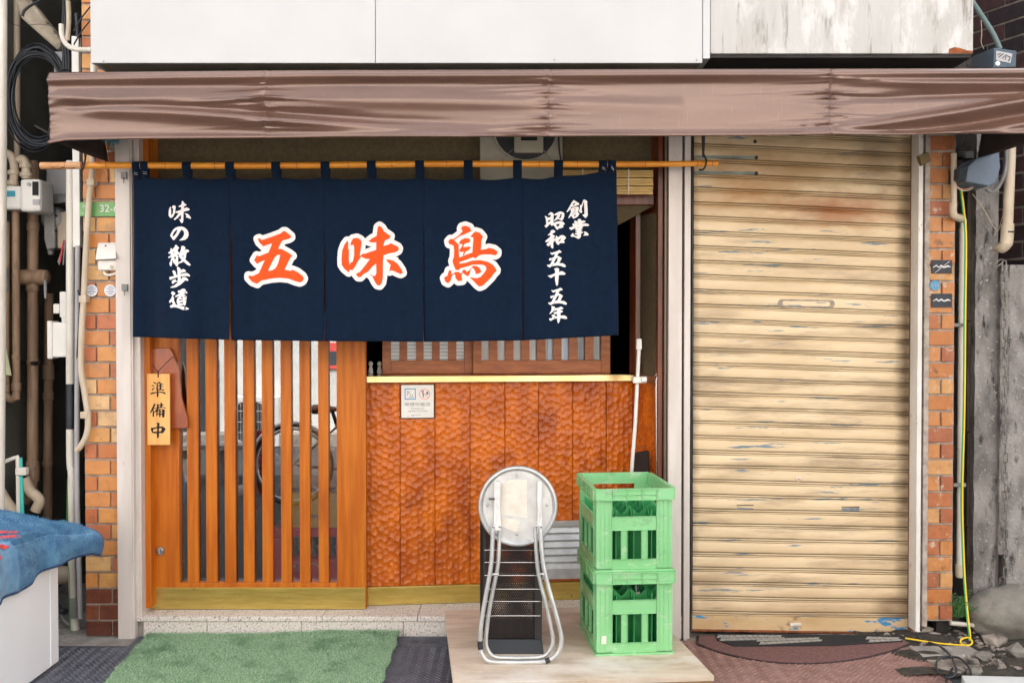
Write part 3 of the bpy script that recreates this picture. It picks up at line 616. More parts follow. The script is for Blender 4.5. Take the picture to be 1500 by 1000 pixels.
def topy(px):
    i = max(0, min(len(LX)-2, int(np.searchsorted(LX, px))-1)); f_ = min(1, max(0, (px-LX[i])/(LX[i+1]-LX[i])))
    return np.interp(px, [196, 260, 500, 700, 800, 903, 910], [259, 260.5, 261, 262, 260, 248.5, 248.5]) + 2.2*math.sin(math.pi*f_)**2
def boty(px): return np.interp(px, [196, 336, 339, 475, 476, 620, 765, 767, 907], [493.5, 497.5, 498, 499.5, 499.5, 500.5, 498.5, 498.5, 491])
gaps = [2.6, .9, .8, .8]
for k in range(5):
    e0, e1 = edges[k], edges[k+1]
    def pf(u, v, k=k, e0=e0, e1=e1):
        vv = max(0, (v-.19)/.81)
        l = e0 + (gaps[k-1]*vv*.5*(math.sin(min(vv*1.3, 1)*math.pi)*.6+.4) if k > 0 else (1.5*math.sin(v*5)*v)); r = e1 - (gaps[k]*vv*.5*(math.sin(min(vv*1.3, 1)*math.pi)*.6+.4) if k < 4 else -3*v+4)
        px = l+(r-l)*u; py = topy(px)*(1-v)+boty(px)*v
        q = P(px, py, YN); q.y = clothY(q.x + (1e-4 if u < .5 else -1e-4), q.z); return q
    o = make('cloth_panel', MB().grid(pf, 46, 62), navy, NR, smooth=True, fix=False)
    q = o.modifiers.new('thickness', 'SOLIDIFY'); q.thickness = .0012; q.offset = -1 if True else 1
    # bottom hem
    hem = MB(); hem.grid(lambda u, v: pf(u, .962+.038*v) + Vector((0, -.0012, 0)), 46, 4); make('hem', hem, navy, NR, smooth=True, fix=False)
loops = [(200.5, 5.5), (212.5, 5.5), (274.5, 6.5), (337.5, 6.5), (405, 6.5), (477, 6.5), (544.5, 6.5), (615, 6.5), (686, 6.5), (758, 6.5), (818, 6.5), (883, 6), (896, 6)]
for px, hw in loops:
    q = rp(px); mb = MB(); zc = q.z; xh = hw/F*4.16
    zt2 = P(px, topy(px)+3, YN).z; yb = clothY(q.x, zt2)
    rr_ = .0165
    path = [(yb-.0008, zt2)] + [(q.y - rr_*math.cos(t), zc + rr_*math.sin(t)) for t in np.linspace(-.25, math.pi+.25, 12)] + [(yb+.004, zt2)]
    vs = []; 
    for (yy, zz) in path: vs += [(q.x-xh, yy, zz), (q.x+xh, yy, zz)]
    mb.add(vs, [(2*i, 2*i+1, 2*i+3, 2*i+2) for i in range(len(path)-1)])
    o = make('loop', mb, navy, NR, smooth=True, fix=False); s_ = o.modifiers.new('thickness', 'SOLIDIFY'); s_.thickness = .0012
for px, py, ang in ((199, 254.5, .1), (212.5, 253.5, .1), (884.5, 247, .5), (897.5, 246.5, .9)):   # white bar tacks
    mb = MB()
    for dy in (-1.2, 1.2):
        c = P(px, py+dy, YN-.022); dx = Vector((math.cos(ang), 0, -math.sin(ang)))*.008; mb.tube([c-dx, c+dx], .0006, 5)
    make('stitching', mb, print_white, NR)
# glyph outlines, traced on a 1000-unit square
GO = [[(283,305),(300,298),(330,318),(440,285),(545,248),(580,222),(600,222),(665,275),(668,292),(640,308),(570,325),(555,345),(518,418),(560,422),(640,465),(686,500),(665,512),(592,655),(670,668),(680,655),(740,680),(800,725),(815,755),(800,785),(770,798),(720,785),(640,755),(540,745),(440,752),(320,775),(285,800),(275,812),(220,790),(180,745),(180,718),(220,725),(292,692),(362,545),(310,565),(275,587),(240,545),(270,492),(300,500),(408,458),(450,358),(395,370),(348,390),(300,345)],
      [(545,487),(510,487),(475,520),(398,665),(450,660),(490,635),(520,580)]]
MI1 = [[(222,328),(190,370),(165,440),(158,530),(160,600),(190,645),(238,685),(250,655),(280,660),(310,620),(345,555),(378,507),(425,530),(475,535),(365,680),(345,687),(318,705),(345,738),(370,738),(400,705),(455,675),(500,620),(545,585),(547,690),(535,722),(510,725),(462,695),(505,735),(530,790),(555,825),(585,832),(610,800),(620,740),(622,560),(630,490),(690,470),(760,458),(795,440),(803,415),(790,395),(710,355),(690,370),(625,388),(645,325),(700,300),(708,275),(670,248),(635,225),(615,185),(585,160),(565,175),(552,275),(500,300),(458,335),(500,348),(548,345),(546,430),(415,475),(405,470),(362,500),(383,345),(370,315),(330,295),(285,305),(262,350),(262,382),(290,372),(300,400),(300,490),(285,560),(255,580),(245,600),(238,520),(240,430),(230,420),(232,345)]]
MI2 = [[(655,540),(690,540),(740,552),(790,590),(835,655),(847,692),(825,702),(790,690),(745,668),(715,660),(695,675),(700,630),(710,600),(680,570)]]
TORI1 = [[(350,195),(360,172),(400,160),(445,178),(468,220),(385,260),(340,275),(272,325),(323,372),(325,440),(330,520),(400,490),(478,462),(490,295),(455,285),(485,245),(515,225),(560,240),(597,285),(578,325),(573,435),(640,420),(662,408),(720,420),(758,450),(755,478),(735,492),(680,482),(600,482),(555,492),(512,530),(488,515),(420,540),(330,572),(335,588),(400,578),(480,552),(570,548),(650,565),(710,600),(748,655),(745,672),(720,695),(690,740),(640,790),(600,830),(560,847),(530,825),(485,775),(445,740),(530,752),(570,735),(610,690),(635,650),(630,620),(600,600),(550,597),(480,600),(400,625),(345,640),(320,662),(290,655),(270,610),(253,560),(270,510),(273,440),(268,385),(215,365),(207,335),(230,310),(265,312),(330,265),(370,220)]]
TORI2 = [[(325,362),(345,325),(395,300),(440,305),(457,325),(440,350),(390,362),(372,405),(440,395),(462,408),(430,440),(400,455),(382,495),(368,492),(385,455),(335,455),(330,438),(350,410),(370,372)]]
TORI3 = [[(215,662),(235,662),(243,690),(240,712),(290,680),(330,682),(350,700),(378,655),(400,658),(415,680),(440,665),(485,610),(530,615),(560,640),(580,680),(545,700),(510,702),(515,680),(490,640),(470,632),(455,665),(450,700),(430,730),(400,715),(370,690),(356,715),(365,780),(320,785),(290,750),(282,705),(260,712),(240,745),(237,775),(205,807),(175,790),(160,750),(170,735),(195,725)]]
NO = [[(195,405),(240,320),(290,235),(360,180),(440,150),(530,140),(620,165),(700,230),(745,310),(755,390),(720,480),(650,535),(570,550),(480,558),(500,530),(570,470),(615,400),(622,330),(600,270),(545,235),(500,300),(440,400),(370,490),(320,540),(290,535)],[(425,240),(380,250),(320,310),(275,390),(285,435),(330,410),(390,330)]]
SAN = [[(345,190),(355,145),(395,140),(440,190),(482,225),(470,245),(445,265),(435,325),(490,375),(505,350),(540,250),(540,185),(590,165),(640,190),(668,235),(635,300),(690,270),(740,285),(778,325),(745,355),(705,365),(690,430),(685,500),(665,560),(700,600),(760,650),(822,725),(795,750),(740,735),(680,690),(620,630),(550,665),(465,690),(440,750),(415,775),(375,745),(355,695),(320,685),(295,640),(285,580),(270,620),(265,700),(245,765),(215,765),(180,700),(180,670),(215,620),(250,490),(160,528),(140,500),(160,480),(225,450),(210,400),(150,385),(140,365),(205,320),(215,240),(235,230),(265,275)],
       [(320,345),(285,375),(285,385),(310,380),(338,350)],[(610,435),(580,480),(595,500),(615,480)],[(320,500),(330,525),(355,555),(375,560),(385,500),(370,485)],[(385,428),(435,440),(462,490),(450,525),(455,655),(565,590),(510,530),(470,470),(475,420)]]
HO = [[(418,185),(430,160),(470,165),(515,205),(545,255),(610,225),(660,250),(690,295),(660,315),(530,345),(525,375),(680,345),(710,335),(770,375),(805,420),(790,445),(700,430),(530,440),(540,530),(575,490),(570,465),(640,455),(700,475),(762,545),(740,575),(700,565),(670,555),(600,625),(520,690),(400,755),(300,775),(215,770),(240,740),(330,710),(440,625),(440,600),(380,600),(290,662),(265,640),(255,590),(300,545),(375,520),(390,570),(440,580),(450,465),(300,505),(215,545),(185,510),(180,470),(200,450),(330,435),(300,350),(272,295),(300,260),(360,280),(388,330),(395,400),(435,395),(435,300)]]
MICHI = [[(445,245),(455,215),(520,205),(580,165),(640,155),(680,190),(690,225),(742,275),(720,298),(660,305),(610,325),(660,340),(715,390),(705,500),(690,620),(660,660),(625,630),(560,645),(490,652),(620,675),(720,705),(785,740),(760,765),(680,778),(600,775),(500,735),(400,705),(320,700),(245,718),(210,690),(215,650),(300,615),(285,580),(270,530),(215,575),(185,560),(185,520),(240,450),(270,380),(285,330),(250,315),(240,285),(265,245),(300,238),(350,265),(380,300),(350,335),(300,375),(290,400),(325,400),(340,430),(330,480),(345,530),(380,590),(380,615),(450,640),(420,560),(415,500),(440,430),(500,380),(420,395),(390,410),(370,390),(380,365),(450,330),(530,270),(470,285)],
         [(545,402),(605,402),(605,440),(535,425)],[(485,472),(605,478),(605,500),(500,502)],[(505,560),(610,550),(612,592),(515,580)]]
SOU1 = [[(105,560),(130,575),(215,500),(270,400),(340,400),(450,350),(500,350),(528,290),(430,230),(345,180),(290,240),(200,400)],[(345,275),(400,290),(350,335),(315,355),(320,320)]]
SOU2 = [[(235,460),(340,415),(430,395),(500,400),(520,440),(495,520),(475,570),(530,620),(490,700),(430,745),(345,785),(300,750),(265,690),(190,770),(165,755),(215,650),(255,560)],[(350,485),(420,450),(420,475),(360,495)],[(300,575),(410,535),(400,555),(310,580)],[(300,628),(440,590),(400,610),(310,640)],[(345,700),(380,660),(420,655),(400,700),(350,715)]]
SOU3 = [[(505,540),(545,460),(545,340),(600,335),(650,180),(690,160),(760,195),(800,240),(780,270),(795,450),(805,680),(735,765),(690,730),(620,655),(690,640),(690,500),(670,220),(620,400),(605,420),(605,500),(622,560),(600,602),(560,590)]]
GYO1 = [[(465,165),(500,130),(540,115),(590,150),(600,190),(660,170),(710,185),(735,210),(700,240),(610,270),(620,285),(740,265),(810,285),(850,325),(820,355),(680,355),(620,385),(635,435),(560,470),(625,490),(615,515),(550,540),(640,545),(650,570),(580,605),(585,680),(560,735),(500,775),(440,745),(350,700),(285,715),(240,665),(320,580),(375,670),(440,685),(480,650),(400,635),(375,610),(390,590),(470,575),(400,550),(410,525),(465,500),(390,490),(410,450),(390,430),(330,455),(265,490),(200,440),(195,405),(330,370),(290,300),(330,265),(395,285),(355,230),(360,195),(400,175),(450,200),(480,250)],[(475,280),(500,270),(490,300)],[(470,400),(510,380),(500,405),(480,415)]]
GYO2 = [[(665,540),(710,530),(780,560),(835,625),(820,660),(650,665),(700,615),(690,580)]]
SHO1 = [[(155,235),(185,230),(250,280),(330,260),(330,185),(270,210),(255,190),(330,115),(390,140),(425,185),(415,300),(415,435),(520,390),(620,380),(700,400),(750,460),(690,510),(715,550),(640,585),(560,600),(530,640),(480,600),(460,550),(410,495),(370,525),(335,500),(320,460),(205,575),(160,540),(160,510),(200,480),(200,400),(185,290)],[(250,370),(325,340),(320,380),(265,420)],[(490,480),(600,455),(570,530),(525,540)]]
SHO2 = [[(440,180),(540,120),(620,95),(700,120),(740,165),(720,280),(670,376),(640,365),(550,320),(430,390),(425,370),(480,290),(530,215),(440,210)],[(600,175),(660,180),(640,260),(610,300),(570,300),(600,250),(620,200)]]
WAJ = [[(240,295),(330,210),(330,160),(390,135),(440,150),(470,190),(440,220),(375,250),(400,280),(465,320),(430,370),(405,410),(480,370),(490,300),(530,330),(545,355),(620,300),(690,285),(750,320),(785,360),(760,400),(710,450),(745,490),(730,520),(600,525),(570,580),(520,560),(480,500),(465,440),(405,510),(412,660),(390,685),(345,660),(330,620),(335,560),(270,620),(215,585),(215,550),(300,470),(210,500),(170,490),(185,455),(310,350),(330,290),(250,300)],[(560,450),(640,375),(610,455),(570,475)]]
JU = [[(425,185),(500,145),(560,160),(582,190),(570,270),(650,240),(700,255),(775,310),(740,350),(570,355),(555,560),(545,630),(515,685),(485,640),(460,500),(460,380),(400,405),(345,445),(290,420),(240,370),(300,370),(460,305),(460,220)]]
NEN = [[(275,200),(310,180),(380,205),(415,255),(500,240),(590,200),(640,220),(680,255),(640,290),(560,300),(640,335),(665,370),(580,405),(580,490),(700,485),(770,520),(802,570),(780,605),(680,590),(575,575),(550,680),(505,750),(480,700),(460,580),(370,600),(255,665),(210,630),(200,585),(300,570),(320,545),(280,480),(330,455),(400,475),(420,525),(465,510),(465,445),(370,440),(345,410),(370,380),(460,365),(465,315),(370,335),(300,390),(235,445),(215,435),(270,340),(290,260)]]
JUN1 = [[(320,215),(345,200),(430,255),(500,205),(540,195),(580,260),(650,255),(660,275),(585,290),(585,315),(655,312),(655,330),(590,340),(590,375),(655,380),(650,395),(585,400),(585,440),(650,440),(690,465),(680,490),(600,470),(490,485),(490,525),(600,520),(700,535),(735,580),(715,605),(620,560),(500,555),(500,640),(485,705),(460,705),(440,660),(440,560),(340,580),(280,605),(225,595),(225,570),(300,545),(440,525),(445,480),(420,460),(440,270),(380,265)],[(465,270),(500,240),(530,255),(530,300),(470,295)],[(475,310),(535,312),(535,330),(475,335)],[(475,355),(535,355),(535,405),(475,405)],[(475,425),(535,425),(535,445),(475,450)]]
JUN2 = [[(265,318),(310,305),(360,320),(350,345),(300,345)]]; JUN3 = [[(365,370),(380,380),(300,490),(275,480),(285,440)]]
BI = [[(220,490),(290,330),(345,220),(345,180),(410,230),(380,270),(355,340),(440,335),(440,290),(450,260),(440,190),(490,225),(560,230),(560,165),(600,165),(625,215),(680,255),(625,265),(600,300),(700,320),(750,340),(720,350),(600,330),(500,350),(480,375),(620,375),(700,390),(700,500),(690,620),(655,660),(625,640),(610,610),(610,560),(570,555),(560,630),(530,640),(515,600),(515,555),(455,560),(445,610),(420,600),(425,540),(425,460),(370,480),(360,490),(350,600),(330,640),(300,600),(310,480),(320,420),(240,505)],[(500,260),(555,255),(550,300),(505,310)],[(330,400),(350,360),(440,350),(400,420),(360,460)],[(475,430),(520,405),(520,440),(478,445)],[(560,400),(625,395),(610,440),(570,445)],[(468,470),(515,470),(515,520),(468,525)],[(570,470),(620,465),(615,520),(570,525)]]
CHU = [[(435,155),(500,145),(535,180),(520,275),(630,270),(680,300),(735,355),(710,385),(670,460),(620,500),(580,485),(515,485),(510,610),(485,660),(450,640),(440,490),(380,500),(300,485),(265,420),(245,345),(270,310),(330,315),(450,285),(455,200)],[(315,390),(370,350),(455,330),(450,440),(330,440)],[(515,335),(600,325),(590,400),(570,430),(510,430)]]
def shape(polys, fn, mb, k=0):     # polys: outer + holes in glyph units; fn(x,y)->world
    loops_ = [[Vector((x, y, 0)) for x, y in p] for p in polys]
    tri = geometry.tessellate_polygon(loops_); flat = [q for l in loops_ for q in l]
    mb.add([fn(q.x, q.y, k) for q in flat], [tuple(t) for t in tri]); return mb
def drape(mb, step=.02):           # cut the flat print finely and lay it on the cloth
    bm = bmesh.new(); vs = [bm.verts.new(v) for v in mb.v]
    for f_ in mb.f:
        try: bm.faces.new([vs[i] for i in f_])
        except ValueError: pass
    xs = [v[0] for v in mb.v]; zs = [v[2] for v in mb.v]
    x = min(xs)
    while x < max(xs):
        x += step; bmesh.ops.bisect_plane(bm, geom=bm.verts[:]+bm.edges[:]+bm.faces[:], plane_co=(x, 0, 0), plane_no=(1, 0, 0))
    z = min(zs)
    while z < max(zs):
        z += step; bmesh.ops.bisect_plane(bm, geom=bm.verts[:]+bm.edges[:]+bm.faces[:], plane_co=(0, 0, z), plane_no=(0, 0, 1))
    bm.verts.ensure_lookup_table(); bm.verts.index_update()
    out = MB(); out.v = [(v.co.x, clothY(v.co.x, v.co.z)+v.co.y, v.co.z) for v in bm.verts]; out.f = [tuple(v.index for v in f_.verts) for f_ in bm.faces]; out.mi = [0]*len(out.f)
    bm.free(); return out
def gf(ox, oy, sz, base=-.0022, Y=YN):
    def fn(x, y, k=0):
        q = P(ox+x*sz/1000, oy+y*sz/1000, Y); return Vector((q.x, base - k*.00004, q.z))
    return fn
def outline(polys_list, fn, rad, mb, kk=0):
    n = 0
    for polys in polys_list:
        pts = polys[0]
        for i in range(len(pts)):
            (x0, y0), (x1, y1) = pts[i-1], pts[i]; L = math.hypot(x1-x0, y1-y0) or 1; nx, ny = -(y1-y0)/L*rad, (x1-x0)/L*rad; n += 1
            quad = [(x0+nx, y0+ny), (x1+nx, y1+ny), (x1-nx, y1-ny), (x0-nx, y0-ny)]
            mb.add([fn(*q, (n % 9)*.3) for q in quad], [(0, 1, 2, 3)])
            c = [(x1+rad*math.cos(t*math.pi/8), y1+rad*math.sin(t*math.pi/8)) for t in range(16)]
            mb.add([fn(*q, (n % 9)*.3+3) for q in c], [tuple(range(16))])
    return mb
for nm, polys, ox, oy in (('五', [GO], 340, 310), ('味', [MI1, MI2], 480, 310), ('鳥', [TORI1, TORI2, TORI3], 630, 310)):
    fn = gf(ox, oy, 130, -.0014)
    wm = outline(polys, fn, 49, MB())
    for p_ in polys:
        shape([p_[0]], lambda x, y, k: fn(x, y, 7), wm)
    if nm == '鳥':
        shape([[(330, 265), (500, 230), (560, 560), (300, 560)]], lambda x, y, k: fn(x, y, 8), wm)
        shape([[(330, 600), (640, 590), (600, 740), (400, 760)]], lambda x, y, k: fn(x, y, 8), wm)
    if nm == '味':
        shape([[(250, 330), (560, 500), (560, 700), (240, 680)]], lambda x, y, k: fn(x, y, 8), wm)
        shape([[(600, 360), (700, 480), (800, 520), (650, 700), (600, 700)]], lambda x, y, k: fn(x, y, 8), wm)
    make('letter_outline', drape(wm), print_white, NR, fix=False)
    om = MB(); fo = gf(ox, oy, 130, -.0022)
    for i, p_ in enumerate(polys): shape(p_, lambda x, y, k: fo(x, y, i), om)
    make('letter', drape(om), print_orange, NR, fix=False)
def small(polys_list, ox, oy, sz, fit=None):
    om = MB(); fo = gf(ox, oy, sz, -.0014)
    for i, p_ in enumerate(polys_list): shape(p_, lambda x, y, k: fo(x, y, i), om)
    make('letter', drape(om, .015), print_white, NR, fix=False)
small([MI1, MI2], 240-.3, 290-3.2, 48.5)
small([NO], 240, 325, 50); small([SAN], 240, 352, 50); small([HO], 240, 383, 50); small([MICHI], 240, 415, 50)
small([SOU1, SOU2, SOU3], 825, 285, 45); small([GYO1, GYO2], 825, 315, 45); small([SHO1, SHO2], 790, 305, 50); small([WAJ], 790, 330, 50)
small([GO], 790+3.5, 360-3.3, 43.5); small([JU], 790, 385, 50); small([GO], 792+3.2, 412-.3, 43.5); small([NEN], 795, 440, 45)
# ------------------------------------------------------------------ signs on the door
TB = empty('wooden_board', P(243, 627, .07), 'red brown wavy edged board hung on the door stile', 'board')
yb_ = .078
out_ = [(222, 510), (249, 509.5), (254, 518), (256, 525), (260, 537), (262.5, 545), (263, 560), (265, 580), (270, 597), (274.5, 612), (275, 627), (222, 628)]
fr = [P(x, y, yb_) for x, y in out_]
o = make('board', MB().hexa(fr, [p+Vector((0, .019, 0)) for p in fr]), wood_red, TB, bevel=.003)
TG = empty('hanging_tag', P(232, 651, .065), 'pale wooden tag with three black kanji hanging on a black cord', 'sign')
yt = .038
a, b = P(215.8, 651.5, yt), P(248.5, 547.2, yt)
make('tag_plate', MB().box(a.x, b.x, yt, yt+.009, a.z, b.z), wood_tag, TG, bevel=.0015)
mb = MB(); k_ = P(231.5, 544, yt-.003)
mb.tube(cr([P(222, 532, .070), P(226, 538, yt-.002), k_]), .0016, 6).tube(cr([P(254, 522, .074), P(243, 532, yt), k_]), .0016, 6).tube([k_, P(231.7, 549, yt-.003), P(231.8, 552.5, yt-.001)], .0022, 6)
mb.lathe(k_, [(.0005, -.004), (.004, -.002), (.0045, .001), (.0005, .005)], 'z', 8); make('cord', mb, cable_black, TG)
for polys_list, oy in (([JUN1, JUN2, JUN3], 550), ([BI], 582), ([CHU], 612)):
    mb = MB()
    for i, p_ in enumerate(polys_list):
        shape(p_, lambda x, y, k: Vector((P(210+x*.045, oy+y*.045, yt).x, yt-.0006-i*.00005, P(210+x*.045, oy+y*.045, yt).z)), mb)
    make('letter', mb, ink_black, TG, fix=False)
# smoking notice on the carved wall
NS = empty('notice_card', W(WS(611, 612)[0], -.004, WS(611, 612)[1]), 'small white laminated smoking notice on the carved planks', 'notice')
def wq(px, py, t): s, z = WS(px, py, t); return W(s, t, z)
def wrect(mb, x0, x1, y0, y1, t, dep):
    s0, z1 = WS(x0, y0, t); s1, z0 = WS(x1, y1, t); m0 = mb.xf; mb.xf = W; mb.box(s0, s1, t, t+dep, z0, z1); mb.xf = m0; return mb
make('backing', wrect(MB(), 586.9, 636.6, 563, 612.7, -.004, .004), ink_black, NS, bevel=.001)
make('card', wrect(MB(), 587.8, 635.4, 563.8, 611.3, -.0055, .001), white_plastic, NS)
mb = MB(); t_ = -.0062
for (x0, x1, y0, y1) in ((592.8, 609, 568.8, 570), (592.8, 609, 583.8, 585), (592.8, 594, 570.1, 583.7), (607.8, 609, 570.1, 583.7)): wrect(mb, x0, x1, y0, y1, t_, .0004)
make('blue_square', mb, ink_blue, NS)
mb = MB(); mb.tube([wq(622.2+7.5*math.cos(t*math.pi/16), 577+7.5*math.sin(t*math.pi/16), -.0062) for t in range(32)], .0011, 5, closed=True); mb.tube([wq(617, 572, -.0064), wq(627.5, 582, -.0064)], .0011, 5)
make('red_circle', mb, ink_red, NS)
mb = MB()
for x0, x1, y0, y1 in ((596.5, 597.2, 572, 579), (598.5, 599.6, 572.5, 576.5), (599, 606, 581.2, 582), (601, 602, 577, 579), (603.5, 604.5, 578, 580), (618.6, 620.6, 574.5, 577.5), (619.2, 621, 578, 581.5), (618.5, 621, 571.8, 573.6), (624.5, 627.5, 573.5, 577.5), (597, 606, 596.6, 596.7)): wrect(mb, x0, x1, y0, y1, -.006, .0003)
make('pictogram', mb, ink_grey, NS)
def wtext(s, size, px, py, t, mat, parent, sx=1):
    v, f_ = text_mesh(s, size); s0, z0 = WS(px, py, t); mb = MB(W); mb.add([(s0+a*sx, t, z0+b) for a, b, _ in v], f_); return make('lettering', mb, mat, parent, fix=False)
wtext('喫煙可能店', .0175, 611.5, 592.3, -.0061, ink_grey, NS, 1.35)
wtext('Smoking area', .0095, 611.5, 598, -.0061, ink_grey, NS, 1.1)
wtext('20歳未満の方は立入禁止', .0075, 612, 602, -.0061, ink_grey, NS, 1.1)
mb = MB()
for x0, x1, y0, y1 in ((596, 599, 608.6, 609.1), (602, 607, 608.4, 608.9), (603, 616, 607.2, 607.5)): wrect(mb, x0, x1, y0, y1, -.006, .0003)
make('fine_print', mb, ink_grey, NS)
# louvre vent on the wall
LV = empty('louvre_vent', W(WS(832, 846)[0], -.02, WS(832, 846)[1]), 'silver louvre vent low on the carved wall behind the stool', 'vent')
for r_ in ((792, 876, 763.5, 769.5), (792, 876, 833, 846), (792, 797, 769.6, 832.9), (871, 876, 769.6, 832.9)): make('frame', wrect(MB(), *r_, -.026, .02), steel, LV, bevel=.001)
for k in range(6):
    y = 771+k*10.6; s0, z1 = WS(797.2, y, -.024); s1, z0 = WS(870.8, y+7.5, -.024)
    make('slat', MB(W).hexa([(s0, -.012, z1), (s1, -.012, z1), (s1, -.026, z0), (s0, -.026, z0)], [(s0, -.010, z1), (s1, -.010, z1), (s1, -.024, z0-.002), (s0, -.024, z0-.002)]), steel, LV)
s0, z0 = WS(797, 833, 0); s1, z1 = WS(871, 769, 0); make('backing', MB(W).box(s0, s1, -.008, -.0075+.0004, z0, z1), black_plastic, LV)
# ------------------------------------------------------------------ plywood platform
zp = .115
c_bl, c_br, c_fr, c_fl = G(651, 893, zp), G(975, 893, zp), G(1046, 989, zp), G(664, 1001, zp)
c_br = c_fr + (G(988.5, 929, zp)-c_fr).normalized()*(c_fr.y*-1+.09)*1.005
pl = empty('plywood_platform', ((c_bl.x+c_br.x)/2, -.3, .0), 'weathered plywood platform under the stool and green crates', 'platform')
dn = Vector((0, 0, -.018)); make('board', MB().hexa([p+dn for p in (c_fl, c_fr, c_br, c_bl)], [c_fl, c_fr, c_br, c_bl]), ply, pl, bevel=.001)
c_, d_ = Vector((0, .012, -.0185)), Vector((0, 0, -zp+.02))
make('front_board', MB().hexa([c_fl+Vector((.004, .006, -.0185)), c_fr+Vector((-.008, .006, -.0185)), c_fr+Vector((-.008, .024, -.0185)), c_fl+Vector((.004, .024, -.0185))], [q+Vector((0, 0, -.094)) for q in (c_fl+Vector((.004, .006, 0)), c_fr+Vector((-.008, .006, 0)), c_fr+Vector((-.008, .024, 0)), c_fl+Vector((.004, .024, 0)))]), ply_edge, pl)
xr = c_fr.x-.008
make('side_board', MB().hexa([c_fr+Vector((-.026, .026, -.0185)), c_fr+Vector((-.008, .026, -.0185)), Vector((c_br.x-.04, -.03, zp-.0185)), Vector((c_br.x-.06, -.03, zp-.0185))], [c_fr+Vector((-.026, .026, -.112)), c_fr+Vector((-.008, .026, -.112)), Vector((c_br.x-.04, -.03, .003)), Vector((c_br.x-.06, -.03, .003))]), ply_edge, pl)
# ------------------------------------------------------------------ green bottle crates
def crate_mesh():
    Wd, Dp, H = .298, .398, .314
    mb = MB(); T = .006
    def panel(u0, u1, z0, z1, side, t0=0, t1=T):
        if side == 'f': mb.box(u0, u1, t0, t1, z0, z1)
        if side == 'b': mb.box(u0, u1, Dp-t1, Dp-t0, z0, z1)
        if side == 'l': mb.box(t0, t1, u0, u1, z0, z1)
        if side == 'r': mb.box(Wd-t1, Wd-t0, u0, u1, z0, z1)
    for side, L, nsl in (('f', Wd, 3), ('b', Wd, 3), ('l', Dp, 3), ('r', Dp, 3)):
        e = T+.0005 if side in 'lr' else 0
        pw = .064 if side in 'fb' else .058
        q = .006
        panel(e, pw, .012, H-.044, side, q-.0005, q+T) if False else None
        panel(max(e, .004), pw, .012, H-.0445, side, .004, .004+T); panel(L-pw, L-max(e, .004), .012, H-.0445, side, .004, .004+T)
        panel(pw+.0004, L-pw-.0004, .008, .046, side, .005, .005+T)                     # bottom rail
        panel(pw+.0004, L-pw-.0004, .155, .207, side, .005, .005+T)                     # middle rail
        panel(pw+.0004, L-pw-.0004, .2725, H-.0445, side, .005, .005+T)
        panel(e, L-e, H-.044, H-.0005 if side in 'fb' else H, side, -.004 if side in 'fb' else -.004, .006)    # rim
        panel(e, L-e, .0, .0075, side, -.002, .008)
        for zz in (H-.0015, H-.0225, H-.0425): panel(pw if zz == H-.0225 else e, L-pw if zz == H-.0225 else L-e, zz-.0015, zz+.0015, side, -.0105, -.0042)
        for uu in np.linspace(pw, L-pw, 4): panel(uu-.0016, uu+.0016, H-.0408, H-.0035, side, -.0100, -.0041)
        panel(e, pw-.003, H-.0408, H-.0035, side, -.0085, -.0041); panel(L-pw+.003, L-e, H-.0408, H-.0035, side, -.0085, -.0041)
        # bars between lower openings
        w_ = (L-2*pw); bw = .024 if side in 'fb' else .016
        for k in range(1, nsl if side in 'lr' else 3):
            if side in 'fb': uc = pw+w_*(.27 if k == 1 else .73)
            else: uc = pw+w_*k/nsl
            panel(uc-bw/2, uc+bw/2, .0464, .1546, side, .005, .005+T)
            panel(uc-bw/2, uc-bw/2+.002, .0466, .1544, side, .0005, .0046); panel(uc+bw/2-.002, uc+bw/2, .0466, .1544, side, .0005, .0046)
        for z_ in (.046, .155, .207, .2725): panel(pw+.002, L-pw-.002, z_-.0012 if z_ in (.046, .207) else z_, z_ if z_ in (.046, .207) else z_+.0012, side, .0002, .0048)
        for u_ in (pw-.0022, L-pw): panel(u_, u_+.0022, .047, H-.046, side, .0003, .0038)
        for u_ in (.018, .036, .052): panel(u_, u_+.0015, .014, H-.047, side, .0022, .0038); panel(L-u_-.0015, L-u_, .014, H-.047, side, .0022, .0038)
    return mb, Wd, Dp, H
